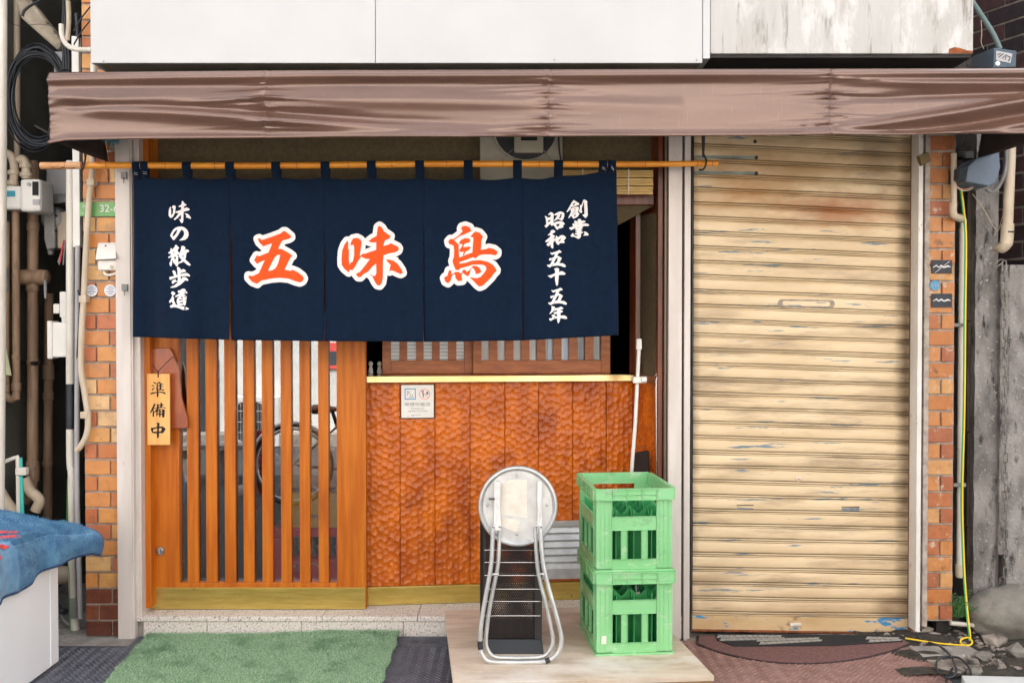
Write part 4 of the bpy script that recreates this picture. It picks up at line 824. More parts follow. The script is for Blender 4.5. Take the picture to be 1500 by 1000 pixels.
def crate(org, yaw, lab, group, src=None, sticker=False, bottles=()):
    t = empty('bottle_crate', org, lab, 'crate', group); t.rotation_euler = (0, 0, yaw)
    OFF[t.name] = Vector((0, 0, 0))   # parts below are built in the crate's own frame
    mb, Wd, Dp, H = crate_mesh()
    make('shell', mb, crate_green, t, bevel=.0008)
    mb = MB(); nx, ny = 4, 5
    for i in range(1, nx):
        x = .012+(Wd-.024)*i/nx
        for j in range(ny):
            y0, y1 = .012+(Dp-.024)*j/ny, .012+(Dp-.024)*(j+1)/ny; ym = (y0+y1)/2
            mb.hexa([(x-.0012, y0, .01), (x-.0012, y1, .01), (x-.0012, y1, .232), (x-.0012, ym, .200), (x-.0012, y0, .232)], [(x+.0012, y0, .01), (x+.0012, y1, .01), (x+.0012, y1, .232), (x+.0012, ym, .200), (x+.0012, y0, .232)])
    make('divider', mb, crate_dark, t)
    mb = MB()
    for j in range(1, ny):
        y = .012+(Dp-.024)*j/ny
        for i in range(nx):
            x0, x1 = .0135+(Wd-.027)*i/nx, .0135+(Wd-.027)*(i+1)/nx; xm = (x0+x1)/2
            mb.hexa([(x0, y-.0012, .01), (x1, y-.0012, .01), (x1, y-.0012, .233), (xm, y-.0012, .201), (x0, y-.0012, .233)], [(x0, y+.0012, .01), (x1, y+.0012, .01), (x1, y+.0012, .233), (xm, y+.0012, .201), (x0, y+.0012, .233)])
    make('divider', mb, crate_dark, t)
    mb = MB()
    for k in range(12): mb.box(.011, Wd-.011, .015+k*.031, .031+k*.031, .004, .009)
    make('floor_grid', mb, crate_green, t)
    if sticker: make('sticker', MB().box(.022, .040, .0005, .0018, .045, .075), paper, t, label='scuffed white sticker on the crate corner')
    return t
cf = G(872.5, 960.5, zp); yaw = R(5.2)
low = crate(cf, yaw, 'green plastic bottle crate standing on the plywood, lower of the two', 'green crates stacked by the shutter', sticker=True)
up = crate(cf+Vector((-.001, .003, .3145)), yaw+R(.4), 'green plastic bottle crate with open top, upper of the two', 'green crates stacked by the shutter')
dkg = M('bottle_glass', lin(28, 92, 58), rough=.08, spec=.8)
Rz = Matrix.Rotation(yaw, 3, 'Z')
for (bx_, by_, lab) in ((.05, .045, 'dark green bottle in the front left cell of the lower crate'), (.18, .125, 'dark green bottle behind the middle slot of the lower crate'), (.255, .045, 'dark green bottle in the front right cell of the lower crate')):
    p = cf + Rz @ Vector((bx_, by_, 0)) + Vector((0, 0, .0095)); bt = empty('bottle', p, lab, 'bottle', 'bottles left in the green crates')
    make('body', MB().lathe(p, [(.024, 0), (.027, .005), (.027, .15), (.022, .175), (.012, .205), (.0115, .245)], 'z', 18), dkg, bt, smooth=True)
    make('cap', MB().lathe(p+Vector((0, 0, .2455)), [(.0125, 0), (.0125, .012), (.010, .014)], 'z', 14), M('cap_red', lin(190, 60, 50), rough=.4), bt)
    make('bottle_label', MB().lathe(p+Vector((0, 0, .18)), [(.0215, 0), (.0205, .003), (.0155, .015), (.0145, .018)], 'z', 18), paper, bt)
# ------------------------------------------------------------------ black mesh rack
RK = empty('mesh_rack', G(756, 950, zp), 'black mesh metal rack with wire shelves behind the folded stool', 'rack')
f0 = G(716, 957.5, zp); f1 = G(797, 957.5, zp); ry0 = f0.y; 
tx0, tx1 = P(711, 800, ry0+.05).x, P(790, 800, ry0+.05).x; td = .24; zt_ = .62
bm_ = MB(); bm_.hexa([(f0.x, ry0, zp), (f1.x, ry0, zp), (f1.x-.01, ry0+.33, zp), (f0.x-.035, ry0+.33, zp)], [(tx0-.002, ry0+.035, zp+.046), (tx1+.006, ry0+.035, zp+.046), (tx1+.004, ry0+.30, zp+.046), (tx0-.022, ry0+.30, zp+.046)])
make('base', bm_, black_plastic, RK, bevel=.003)
xl_, xr_, yf_, yb2 = tx0-.002, tx1+.004, ry0+.04, ry0+.04+td
def fx(x, y): return x - .02*(y-yf_)/td
for x, y in ((xl_, yf_), (xr_, yf_), (xl_, yb2), (xr_, yb2)):
    x = fx(x, y); make('upright', MB().box(x-(.022 if (x > .04 and y < yf_+.01) else .006), x+.006, y-.006, y+.006, zp+.0465, zt_), black_metal, RK, bevel=.001)
def meshpanel(p0, p1, z0, z1, step=.0085, wr=.0009):
    p0, p1 = Vector(p0), Vector(p1); L = (p1-p0).length; H = z1-z0; mb = MB(); slope = 1.6
    for sg in (1, -1):
        k = -H/slope
        while k < L+H/slope:
            # line x = k + sg*z/slope
            pts = []
            xa, xb = (k, k+H/slope) if sg > 0 else (k+H/slope, k)
            za, zb = 0, H
            def clip(x, z, dx, dz): pass
            # parametrise
            t0, t1 = 0.0, 1.0; dx = xb-xa
            for (den, num) in ((dx, 0-xa), (-dx, xa-L)):
                if abs(den) < 1e-9: continue
                t = num/den
                if den > 0: t0 = max(t0, t)
                else: t1 = min(t1, t)
            if t1-t0 > .01:
                a = p0+(p1-p0)*((xa+dx*t0)/L)+Vector((0, 0, z0+H*t0)); b = p0+(p1-p0)*((xa+dx*t1)/L)+Vector((0, 0, z0+H*t1))
                mb.tube([a, b], wr*2.1, 3, caps=False)
            k += step
    return mb
zz0 = zp+.05
for a, b in (((xl_, yf_, 0), (xr_, yf_, 0)), ((fx(xl_, yb2), yb2, 0), (fx(xr_, yb2), yb2, 0)), ((xl_, yf_, 0), (fx(xl_, yb2), yb2, 0)), ((xr_, yf_, 0), (fx(xr_, yb2), yb2, 0))):
    make('mesh_panel', meshpanel(a, b, zz0, zt_), black_metal, RK, fix=False)
for y in (805, 823, 842, 862, 880, 901):
    z = P(750, y, yf_-.006).z
    mb = MB(); mb.tube([(xl_, yf_-.0075, z), (xr_, yf_-.0075, z)], .0016, 8); mb.tube([(fx(xl_, yb2), yb2-.008, z), (fx(xr_, yb2), yb2-.008, z)], .0021, 8)
    for k in range(7): t = k/6; mb.tube([(xl_+(xr_-xl_)*t, yf_-.0075, z), (fx(xl_, yb2)+(xr_-xl_)*t, yb2-.008, z)], .0011, 5)
    make('wire_shelf', mb, steel_bright, RK)
mb = MB(); mb.tube([(xr_-.012, yf_-.004, zz0), (xr_-.012, yf_-.004, zt_)], .002, 8); make('rung', mb, steel_bright, RK)
# ------------------------------------------------------------------ folded round stool
ST = empty('folding_stool', G(760, 968, zp), 'folded silver pipe stool with round seat turned to the street', 'stool')
ysb = G(760, 969, zp).y; yst = ysb + .045
def SY(py): return ysb + (yst-ysb)*(969-py)/(969-683)
def SP(px, py, o=0): return P(px, py, SY(py)+o)
sc = SP(758.5, 741); srx, srz = 58.5/F*(sc.y-CAMY), 59/F*(sc.y-CAMY)
tiltv = Vector((0, (yst-ysb)/(P(760, 683, yst).z-zp), 1)).normalized(); nrm = Vector((0, -1, tiltv.y)).normalized()
def disc(prof, n=64):
    mb = MB(); vs = []; fs = []
    for r_, h in prof:
        for k in range(n):
            t = 2*math.pi*k/n; vs.append(sc + Vector((1, 0, 0))*r_*srx*math.cos(t) + tiltv*r_*srz*math.sin(t) + nrm*h)
    for i in range(len(prof)-1):
        for k in range(n): fs.append((i*n+k, i*n+(k+1) % n, (i+1)*n+(k+1) % n, (i+1)*n+k))
    fs += [tuple(range(n))[::-1], tuple(range((len(prof)-1)*n, len(prof)*n))]; return mb.add(vs, fs)
seat = make('seat', disc([(.80, -.032), (.96, -.028), (1.0, -.016), (1.0, -.003), (.975, .004), (.94, .005), (.905, .001), (.885, -.006), (.87, -.008), (.02, -.009)]), steel, ST, smooth=True)
for px, py in ((757, 697), (714.5, 739), (801, 739), (757, 782)):
    q = SP(px, py); make('rivet', MB().lathe((q.x, q.y-.004, q.z), [(.005, .006), (.005, 0), (.003, -.003), (.0005, -.0035)], 'y', 12), steel_bright, seat, smooth=True)
for x0, x1 in ((723.5, 733), (787, 794)):
    mb = MB(); fr = [SP(x0, 703, -.001), SP(x1, 705, -.001), SP(x1, 752, -.004), SP(x1+1 if x0 < 750 else x1, 776, -.012), SP(x0, 776, -.012)]
    mb.hexa(fr, [p+Vector((0, -.007, 0)) for p in fr]); make('bracket', mb, steel, seat, bevel=.001)
mb = MB(); mb.tube([SP(716, 730.5, -.014), SP(725, 730.5, -.014)], .0035, 10); make('latch_pin', mb, M('dark_steel', lin(90, 88, 86), rough=.4, metal=.6), seat)
for pts, lab in (([(734, 703), (772, 702.5), (772, 759), (757, 757), (733, 754)], 'torn yellowed paper label under the seat'), ([(735, 758), (762, 763), (758, 781), (732, 770), (733, 763)], None)):
    fr = [SP(x, y, -.0022) for x, y in pts]; pp = make('paper_label', MB().hexa([p+Vector((0, .011, 0)) for p in fr], [p+Vector((0, .0105, 0)) for p in fr]), paper, seat, label=lab)
mb = MB()
for k in range(9):
    y = 711+k*4.6; fr = [SP(737, y, .0082), SP(767-(k % 3)*4, y, .0082), SP(767-(k % 3)*4, y+1.1, .0082), SP(737, y+1.1, .0082)]
    if k < 2 or k % 2: mb.add(fr, [(0, 1, 2, 3)])
make('faded_print', mb, M('faded_ink', lin(196, 176, 160), rough=.9), seat, fix=False)
Lout = [(722, 771), (721, 800), (719, 830), (712, 870), (706, 905), (703, 935), (705, 955), (716, 967.5), (740, 969.5), (770, 969.5), (800, 967.5), (817, 956), (822, 940), (821, 925), (812, 890), (803, 858), (796.5, 830), (793, 800), (791.5, 771)]
Lin_ = [(732.5, 771), (731, 800), (729, 830), (721, 870), (715, 905), (712, 935), (714, 950), (724, 961), (745, 963), (770, 963), (795, 961), (806, 951), (810, 938), (808, 922), (800, 885), (791, 850), (787, 825), (785, 800), (784, 771)]
for pl_, o_, nm in ((Lout, -.020, 'outer'), (Lin_, .000, 'inner')):
    mb = MB(); mb.tube(cr([SP(x, y, o_) for x, y in pl_], 6), .0082 if nm == 'outer' else .0076, 14); make('leg_frame', mb, steel, ST, smooth=True)
for a, b in (((703.5, 930), (704.2, 942)),): pass
for q0, q1 in (((705, 947), (709, 961.5)),):
    mb = MB(); mb.tube([SP(703.4, 938, -.02), SP(703.2, 944, -.02), SP(704.2, 950, -.02)], .0098, 12); make('rubber_foot', mb, black_plastic, ST)
mb = MB(); mb.tube([SP(799, 967.6, -.02), SP(805.5, 965, -.02)], .0098, 12); make('rubber_foot', mb, black_plastic, ST)
for px, py in ((726, 840), (795, 840)):
    q = SP(px, py, -.024); make('pivot', MB().tube([q+Vector((-.012, 0, 0)), q+Vector((.012, 0, 0))], .003, 8), steel_bright, ST)
for x0, x1, y0, y1 in ((721, 724, 766, 777), (731, 734, 766, 777), (784, 787, 766, 777), (791, 794, 766, 777)):
    q = SP((x0+x1)/2, 771, -.03); make('bolt', MB().lathe(q, [(.005, .004), (.005, 0), (.003, -.002)], 'y', 10), steel_bright, ST)
# ------------------------------------------------------------------ turf mat, ramp, treads
tread_worn_lit = M('worn_rubber_lit', lin(112, 116, 126), lin(90, 94, 104), scale=20, rough=.45); tread_red = M('worn_plate', lin(160, 124, 114), lin(128, 94, 88), scale=20, rough=.45)  # rubber tops lighter: wear plus a highlight painted into the colour
RA = empty('kerb_ramp', (G(600, 970, .02).x, -.25, 0), 'black rubber kerb ramp with embossed pattern under the turf mat', 'ramp')
rx0, rx1 = -2.02, G(668, 990, 0).x
def rz(y): return .004 + .008*max(0, min(1, (y+.62)/.60))
mb = MB(); mb.hexa([(G(198, 940, .0).x, -.135, 0), (rx1, -.135, 0), (rx1, -.018, 0), (G(198, 940, .0).x, -.018, 0)], [(G(198, 940, .0).x, -.135, rz(-.135)), (rx1, -.135, rz(-.135)), (rx1, -.018, rz(-.018)), (G(198, 940, .0).x, -.018, rz(-.018))])
make('top_strip', mb, rubber, RA, bevel=.002)
mb = MB(); mb.hexa([(rx0, -.75, 0), (rx1, -.75, 0), (rx1, -.14, 0), (rx0, -.14, 0)], [(rx0, -.75, .004), (rx1, -.75, .004), (rx1, -.14, rz(-.14)), (rx0, -.14, rz(-.14))]); make('tread_plate', mb, rubber, RA, bevel=.002)
def bumps(x0, x1, y0, y1, zf, inside=lambda x, y: True, p=.018, L=.009, wd=.0026, h=.003, q=1):
    mb = MB(); ny = int((y1-y0)/(p*.6)); nx = int((x1-x0)/p)
    for j in range(ny):
        for i in range(nx):
            x, y = x0+(i+.5*(j % 2))*p, y0+j*p*.6
            if not inside(x, y): continue
            a = (math.pi/4 if (i+j//1) % 2 else -math.pi/4); c, s = math.cos(a), math.sin(a); z = zf(y)
            v = [(x-c*L, y-s*L, z), (x+s*wd, y-c*wd, z), (x+c*L, y+s*L, z), (x-s*wd, y+c*wd, z), (x-c*L*.5, y-s*L*.5, z+h), (x+c*L*.5, y+s*L*.5, z+h)]
            mb.add(v, [(0, 1, 4), (1, 5, 4), (1, 2, 5), (2, 3, 5), (3, 4, 5), (3, 0, 4)])
    return mb
turf_r = G(563, 990, .03).x
o = make('tread_pattern', bumps(turf_r-.06, rx1, -.62, -.145, lambda y: rz(y)+.0004, p=.022), tread_worn_lit, RA, fix=False); o['kind'] = 'stuff'
o = make('tread_pattern', bumps(rx0, -1.38, -.62, -.145, lambda y: rz(y)+.0004, p=.022), tread_worn_lit, RA, fix=False); o['kind'] = 'stuff'
mb = MB()
for i in range(26):
    for j in range(5):
        x = turf_r+.05+i*.0145+(j % 2)*.007; y = -.125+j*.022; c = Vector((x, y, rz(y)+.0005))
        if x > rx1-.01 or i < 9 and 1 <= j <= 3: continue
        mb.add([c+Vector((-.006, 0, 0)), c+Vector((0, -.009, 0)), c+Vector((.006, 0, 0)), c+Vector((0, .009, 0)), c+Vector((0, 0, .0022))], [(0, 1, 4), (1, 2, 4), (2, 3, 4), (3, 0, 4)])
o = make('embossing', mb, tread_worn_lit, RA, fix=False); o['kind'] = 'stuff'
for k in range(3):
    c = (turf_r+.07+k*.042, -.088, rz(-.088)+.0008); make('ring', MB().tube([(c[0]+.014*math.cos(t*math.pi/10), c[1]+.012*math.sin(t*math.pi/10), c[2]) for t in range(20)], .0018, 6, closed=True), rubber, RA)
# turf
TL = [G(207, 935, .02), G(562, 924, .03), G(563, 1015, .02), G(150, 1015, .02)]
TF = empty('turf_mat', (sum(p.x for p in TL)/4, -.3, .01), 'green artificial turf mat lying before the sliding door', 'mat')
def tz(x, y): return rz(min(y, -.012)) + .006 + (.008*max(0, (x+1.2)/.8) + .012*math.exp(-((y+.0)/.05)**2)*max(0, (x+1.4)/.8))
yt0, yt1 = -.60, -.014
def tedge(u, v):
    y = yt0+(yt1-yt0)*v; l = np.interp(v, [0, 1], [G(163, 1000, .02).x-.035, G(205, 938, .02).x]); r = turf_r + .004*math.sin(v*20) - .004
    l += .004*math.sin(v*17); y += .006*math.sin(u*11)*v + .004*math.sin(u*37)*v
    return Vector((l+(r-l)*u, y, tz(l+(r-l)*u, y)))
make('backing', MB().grid(tedge, 50, 30), turf_base, TF, fix=False)
rb = np.random.default_rng(3); nb = 120000; U = rb.random(nb); V = rb.random(nb)
base = np.array([tedge(u, v) for u, v in zip(np.linspace(0, 1, 60).repeat(40), np.tile(np.linspace(0, 1, 40), 60))]).reshape(60, 40, 3)
gi, gj = U*58.99, V*38.99; i0, j0 = gi.astype(int), gj.astype(int); fi, fj = (gi-i0)[:, None], (gj-j0)[:, None]
Bp = base[i0, j0]*(1-fi)*(1-fj)+base[i0+1, j0]*fi*(1-fj)+base[i0, j0+1]*(1-fi)*fj+base[i0+1, j0+1]*fi*fj
ang = rb.random(nb)*6.283; ln = .006+rb.random(nb)*.007; lean = rb.normal(0, .006, (nb, 2))
cxy = np.stack([np.cos(ang), np.sin(ang)], 1)*.0009
v0 = Bp.copy(); v0[:, :2] -= cxy; v1 = Bp.copy(); v1[:, :2] += cxy; v2 = Bp.copy(); v2[:, 2] += ln; v2[:, :2] += lean
allv = np.stack([v0, v1, v2], 1).reshape(-1, 3) - np.array(OFF[TF.name])
me = bpy.data.meshes.new('blades'); me.vertices.add(nb*3); me.vertices.foreach_set('co', allv.ravel()); me.loops.add(nb*3); me.loops.foreach_set('vertex_index', np.arange(nb*3)); me.polygons.add(nb)
me.polygons.foreach_set('loop_start', np.arange(0, nb*3, 3)); me.update(calc_edges=True); me.materials.append(turf_m)
o = bpy.data.objects.new('blades', me); COL.objects.link(o); o.parent = TF; o['kind'] = 'stuff'
# ------------------------------------------------------------------ right: red brown plate, mats
pr = [G(985, 937, .004), G(1338, 940, .004), G(1400, 1006, .004), G(1040, 1006, .004)]
PR = empty('tread_plate', (1.25, -.3, 0), 'red brown diamond tread steel plate lying before the shutter', 'plate')
xx0 = G(985, 940, .004).x
def plz(y): return .008
poly = [Vector((xx0, -.06, 0)), Vector((G(1332, 943, .004).x, -.06, 0)), Vector((G(1342, 950, .004).x, -.10, 0)), Vector((G(1402, 1006, .004).x, -.56, 0)), Vector((xx0-.1, -.56, 0))]
make('plate', MB().hexa([p+Vector((0, 0, .0032)) for p in poly], [p+Vector((0, 0, .008)) for p in poly]), plate_red, PR, bevel=.001)
xlim = lambda x, y: x < np.interp(y, [-.56, -.10], [G(1402, 1006, .004).x, G(1342, 950, .004).x])-.012
o = make('tread_pattern', bumps(xx0, 1.75, -.55, -.07, lambda y: .0082, xlim, p=.024, L=.010, wd=.0034, h=.003), tread_red, PR, fix=False); o['kind'] = 'stuff'
def arc_pts(px0, px1, ytop_, ybot_, z, n=24, inset=0):
    out = []
    for i in range(n+1):
        t = i/n; px = px0+(px1-px0)*t; s = math.sin(math.pi*(.04+.92*t))**.62
        out.append(G(px, ytop_+(ybot_-ytop_)*s, z))
    return out
HM = empty('half_moon_mat', (1.2, -.15, .008), 'worn maroon half moon doormat with black rubber edge', 'mat')
ar = arc_pts(1019, 1335, 931, 971, .012); 
edge_top = [G(1333, 939, .012), G(1020, 930, .012)]
mb = MB(); top = [p+Vector((0, 0, 0)) for p in ar+edge_top]; mb.hexa([p+Vector((0, 0, -.0035)) for p in top], top); make('rubber_edge', mb, black_plastic, HM)
cen = sum((p for p in top), Vector())/len(top); inn = [cen+(p-cen)*.972+Vector((0, .002, .0022)) for p in top]
make('pile', MB().hexa([p+Vector((0, 0, -.002)) for p in inn], inn), maroon, HM)
LM = empty('leaf_mat', (1.2, -.03, .012), 'black mat with grey leaf shapes along the foot of the shutter', 'mat')
q = [G(1047, 927, .018), G(1050, 936, .018), G(1075, 945, .018), G(1225, 944, .018), G(1322, 938, .018), G(1322, 930, .018)]
make('base', MB().hexa([p+Vector((0, 0, -.004)) for p in q], q), M('black_mat', lin(40, 40, 44), lin(30, 30, 32), scale=200, rough=1, bump=.002, bscale=300), LM)
k = 0
for (xa, xb, ya, yb, ya2, yb2_) in ((1052, 1150, 928.5, 929, 938, 935), (1110, 1205, 934, 932, 943.5, 938), (1270, 1322, 931, 932.5, 940, 937)):
    n = int((xb-xa)/8.5)
    for i in range(n):
        for r_ in range(2):
            t0, t1 = (i+.08+.5*r_)/(n+.5), (i+.94+.5*r_)/(n+.5)
            yu0, yl0 = ya+(yb-ya)*t0, ya2+(yb2_-ya2)*t0; s0, s1 = (r_*.5+.04, r_*.5+.46)
            fr = [G(xa+(xb-xa)*t0, yu0+(yl0-yu0)*s0, .0192), G(xa+(xb-xa)*t1, yu0+(yl0-yu0)*s0+.3, .0192), G(xa+(xb-xa)*t1-2, yu0+(yl0-yu0)*s1, .0192), G(xa+(xb-xa)*t0-3, yu0+(yl0-yu0)*s1, .0192)]
            make('leaf_piece', MB().hexa([p+Vector((0, 0, -.001)) for p in fr], fr), M('grey_leaf', lin(176, 170, 164), lin(140, 136, 130), scale=60, rough=.95), LM)
# ------------------------------------------------------------------ roller shutter
SH = empty('roller_shutter', P(1175, 925, .05), 'closed cream roller shutter with peeling blue grey scratches', 'shutter')
YL, YRt = .02, .09
prof = [(0, .0), (.03, .003), (.08, .0052), (.22, .0068), (.42, .0072), (.60, .0058), (.66, .004), (.675, -.012), (.735, -.012), (.75, .0028), (.79, .004), (.825, .002), (.835, -.012), (.89, -.012), (.90, .001), (.93, .0022), (.955, .001), (.962, -.010), (.998, -.010)]
for i in range(-5, 32):
    yl0, yr0, yl1, yr1 = 216+21.375*i, 231+21.05*i, 216+21.375*(i+1), 231+21.05*(i+1)
    mb = MB(); vs = []; dz = random.uniform(-.0008, .0008)
    for f_, d in prof:
        xl = np.interp(i, [-1, 32], [1016.6, 1014.2])
        a = P(xl, yl0+(yl1-yl0)*f_, YL-d); b = P(1338.5, yr0+(yr1-yr0)*f_, YRt-d)
        for t in np.linspace(0, 1, 13):
            q = a+(b-a)*t; q.z += dz+.0009*math.sin(t*7+i*1.7); q.y += .0016*math.sin(t*5+i*.9); vs.append(q)
    n = len(prof); mb.add(vs, [(j*13+k, j*13+k+1, (j+1)*13+k+1, (j+1)*13+k) for j in range(n-1) for k in range(12)])
    o = make('slat', mb, [cream_paint, grime_shade], SH, fix=False)
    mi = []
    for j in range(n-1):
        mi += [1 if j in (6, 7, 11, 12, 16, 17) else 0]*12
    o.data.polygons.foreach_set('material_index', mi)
    so = o.modifiers.new('thickness', 'SOLIDIFY'); so.thickness = .0012; so.offset = -1
def shp(px, py, o_=0.0):
    t = (px-1015)/(1338-1015); return P(px, py, YL+(YRt-YL)*t-o_)
bot = [shp(1014, 901, .012), shp(1338, 905.8, .012), shp(1338, 927.5, .012), shp(1014, 922.5, .012)]
make('bottom_bar', MB().hexa(bot, [p+Vector((0, .022, 0)) for p in bot]), M('scuffed_bar', lin(214, 186, 146), lin(190, 156, 112), scale=5, stretch=(.5, 1, 2), rough=.5, dirt=(lin(60, 134, 180), 14, (.5, 1, 1.6), .555, .575), dirt2=(lin(84, 64, 48), 9, (.8, 1, 1.2), .6, .72)), SH, bevel=.002)
bb = [shp(1014, 921.5, .022), shp(1325, 926.5, .022), shp(1325, 928.5, .022), shp(1014, 923.8, .022)]
make('weather_strip', MB().hexa(bb, [p+Vector((0, .03, 0)) for p in bb]), rust, SH)
bb = [shp(1157, 912.5, .018), shp(1173, 912, .018), shp(1175, 915, .018), shp(1158, 916.5, .018)]
make('lock_tab', MB().hexa(bb, [p+Vector((0, .006, 0)) for p in bb]), pvc, SH, bevel=.001)
q = shp(1169.5, 701, .010); make('lock', MB().lathe((q.x, q.y, q.z), [(.014, .006), (.014, 0), (.011, -.002), (.001, -.002)], 'y', 24), M('pinkish_metal', lin(216, 190, 172), rough=.4, metal=.3), SH, smooth=True)
mb = MB(); mb.box(q.x-.004, q.x+.004, q.y-.0032, q.y-.0022, q.z-.001, q.z+.001); make('keyhole', mb, ink_black, SH)
for (xa, xb, yc) in ((1079, 1104, 742.5), (1232.5, 1259, 745)):
    fr = [shp(xa, yc-2.3, .0085), shp(xb, yc-2.3, .0085), shp(xb-1, yc+3, .0085), shp(xa+1, yc+3, .0085)]
    make('finger_slot', MB().hexa(fr, [p+Vector((0, .006, 0)) for p in fr]), M('slot_grey', lin(138, 146, 150), lin(110, 116, 118), scale=30, rough=.6), SH)
    fr = [shp(xa, yc-3.6, .0105), shp(xb, yc-3.6, .0105), shp(xb, yc-2.2, .0105), shp(xa, yc-2.2, .0105)]
    make('slot_lip', MB().hexa(fr, [p+Vector((0, .006, 0)) for p in fr]), grime_shade, SH)
def oval(px0, px1, py0, py1, o_):
    r_ = (py1-py0)/2; out = []
    for k in range(10): t = math.pi/2+math.pi*k/9; out.append(shp(px0+r_+r_*math.cos(t), (py0+py1)/2-r_*math.sin(t)+0, o_))
    for k in range(10): t = -math.pi/2+math.pi*k/9; out.append(shp(px1-r_+r_*math.cos(t), (py0+py1)/2-r_*math.sin(t)+1, o_))
    return out
ov = oval(1139, 1223, 438, 450.5, .011); make('mail_slot_frame', MB().hexa(ov, [p+Vector((0, .008, 0)) for p in ov]), M('slot_grey2', lin(170, 150, 126), lin(120, 116, 110), scale=40, rough=.6), SH, bevel=.001)
ov = oval(1146, 1216, 440.8, 447.8, .0135); make('mail_slot_flap', MB().hexa(ov, [p+Vector((0, .003, 0)) for p in ov]), cream_paint, SH, bevel=.001)
for (xa, xb, yc) in ((1018, 1104, 207), (1018, 1106, 230.5), (1018, 1106, 253.5)):     # scraped bolt bars on the top slats
    fr = [shp(xa, yc-3, .0078), shp(xb, yc-2, .0078), shp(xb, yc+2.4, .0078), shp(xa, yc+1.6, .0078)]
    make('scraped_bar', MB().hexa(fr, [p+Vector((0, .004, 0)) for p in fr]), M('scraped_blue', lin(140, 150, 140), lin(110, 118, 112), scale=30, stretch=(.4, 1, 2), rough=.6), SH)
    q = shp(xb+2, yc+.5, .009); make('bolt', MB().lathe((q.x, q.y, q.z), [(.008, .005), (.008, 0), (.005, -.004)], 'y', 12), black_metal, SH)
# ------------------------------------------------------------------ stickers on the right pier, latch
for (x0, x1, y0, y1, lab) in ((1364.5, 1394.5, 381, 400.5, 'black sticker with white slashed scribble on the right pier, above the blue dot'), (1364.5, 1394.5, 430, 450, 'black sticker with white lettering smear on the right pier, below the blue dot')):
    st = empty('sticker', P((x0+x1)/2, y1, -.003), lab, 'sticker', 'stickers on the right pier')
    mb = MB(); PBOX(mb, x0, x1, y0, y1, -.0055, .004); make('film', mb, M('sticker_black', lin(34, 42, 56), lin(20, 26, 36), scale=60, rough=.5), st)
    yc = (y0+y1)/2; mb = MB(); pts = [(x0+2, yc+1), (x0+7, yc-2), (x0+10, yc+1), (x0+14, yc-1.5), (x0+18, yc+1), (x0+24, yc-1), (x1-2, yc+.5)]
    mb.tube([P(x, y, -.006) for x, y in pts], [.0012, .004, .003, .0045, .0035, .004, .001], 6)
    if y0 < 400: mb.tube([P(x0+5, y1-1, -.0062), P(x1-4, y0+2, -.0062)], .0012, 5)
    make('lettering', mb, print_white, st)
st = empty('sticker', P(1369, 425, -.003), 'small round blue sticker on the right pier', 'sticker', 'stickers on the right pier')
c = P(1369.5, 418, -.004); make('film', MB().lathe((c.x, -.0055, c.z), [(.022, .004), (.022, 0), (.0005, -.0001)], 'y', 28), M('sticker_blue', lin(66, 128, 168), lin(90, 150, 184), scale=120, rough=.5), st)
mb = MB()
for k in range(5): mb.tube([P(1365+k*2.2, 415+(k % 2)*3, -.006), P(1366.5+k*2, 420-(k % 2)*2, -.006)], .0007, 4)
make('lettering', mb, print_white, st)
# ------------------------------------------------------------------ pole, broom, rod in the corner
def tubething(name, lab, cat, pts, r, mat, n=10, smooth=True, group=None):
    return tag(make(name, MB().tube(cr(pts, 6) if len(pts) > 2 else pts, r, n), mat, smooth=smooth), lab, cat, group)
pb = empty('plunger_pole', P(930, 690, .05), 'white pole with flattened hanging tip leaning in the corner beside the window', 'pole')
make('shaft', MB().tube([P(936.5, 500, .02), P(930.5, 620, .03), P(924.5, 698, .04)], .0082, 12), white_plastic, pb, smooth=True)
tp = [P(932.5, 496, .012), P(940, 496, .012), P(940.5, 512, .012), P(932, 512, .012)]; make('tip', MB().hexa(tp, [p+Vector((0, .018, 0)) for p in tp]), white_plastic, pb, bevel=.004)
mb = MB(); PBOX(mb, 927.5, 945.5, 552, 561, .0, .03); make('clip', mb, white_plastic, pb, bevel=.003)
mb = MB(); mb.lathe(P(943, 556, .005), [(.012, -.012), (.014, -.010), (.014, .010), (.012, .012)], 'x', 16); make('knob', mb, white_plastic, pb, smooth=True)
br = empty('black_brush', P(938, 700, .08), 'black fluffy brush head standing behind the green crates', 'brush')
mb = MB(); rr = np.random.default_rng(5)
for k in range(700):
    u, v = rr.random(), rr.random(); px = 924.5+29*u; py = 657+55*v-6*math.sin(u*3); q = P(px, py, .07+.03*rr.random()); d = Vector(rr.normal(0, 1, 3)).normalized()*.012; d.z = abs(d.z)*.6
    mb.add([q, q+Vector((.0018, 0, 0)), q+d], [(0, 1, 2)])
o = make('bristles', mb, M('brush_black', lin(44, 30, 26), rough=.95), br, fix=False); o['kind'] = 'stuff'
fr = [P(925, 664, .075), P(951, 660, .075), P(953, 715, .075), P(928, 715, .075)]; make('core', MB().hexa(fr, [p+Vector((0, .03, 0)) for p in fr]), MATS['brush_black'], br, bevel=.006)
tubething('hook_rod', 'thin steel rod with hooked top standing in the corner', 'rod', [P(959.5, 551, .03), P(961, 548.5, .026), P(963, 551, .03), P(961.3, 556, .03), P(961.2, 565, .03), P(961.6, 640, .03), P(962, 700, .03)], .0032, steel_bright, 8)
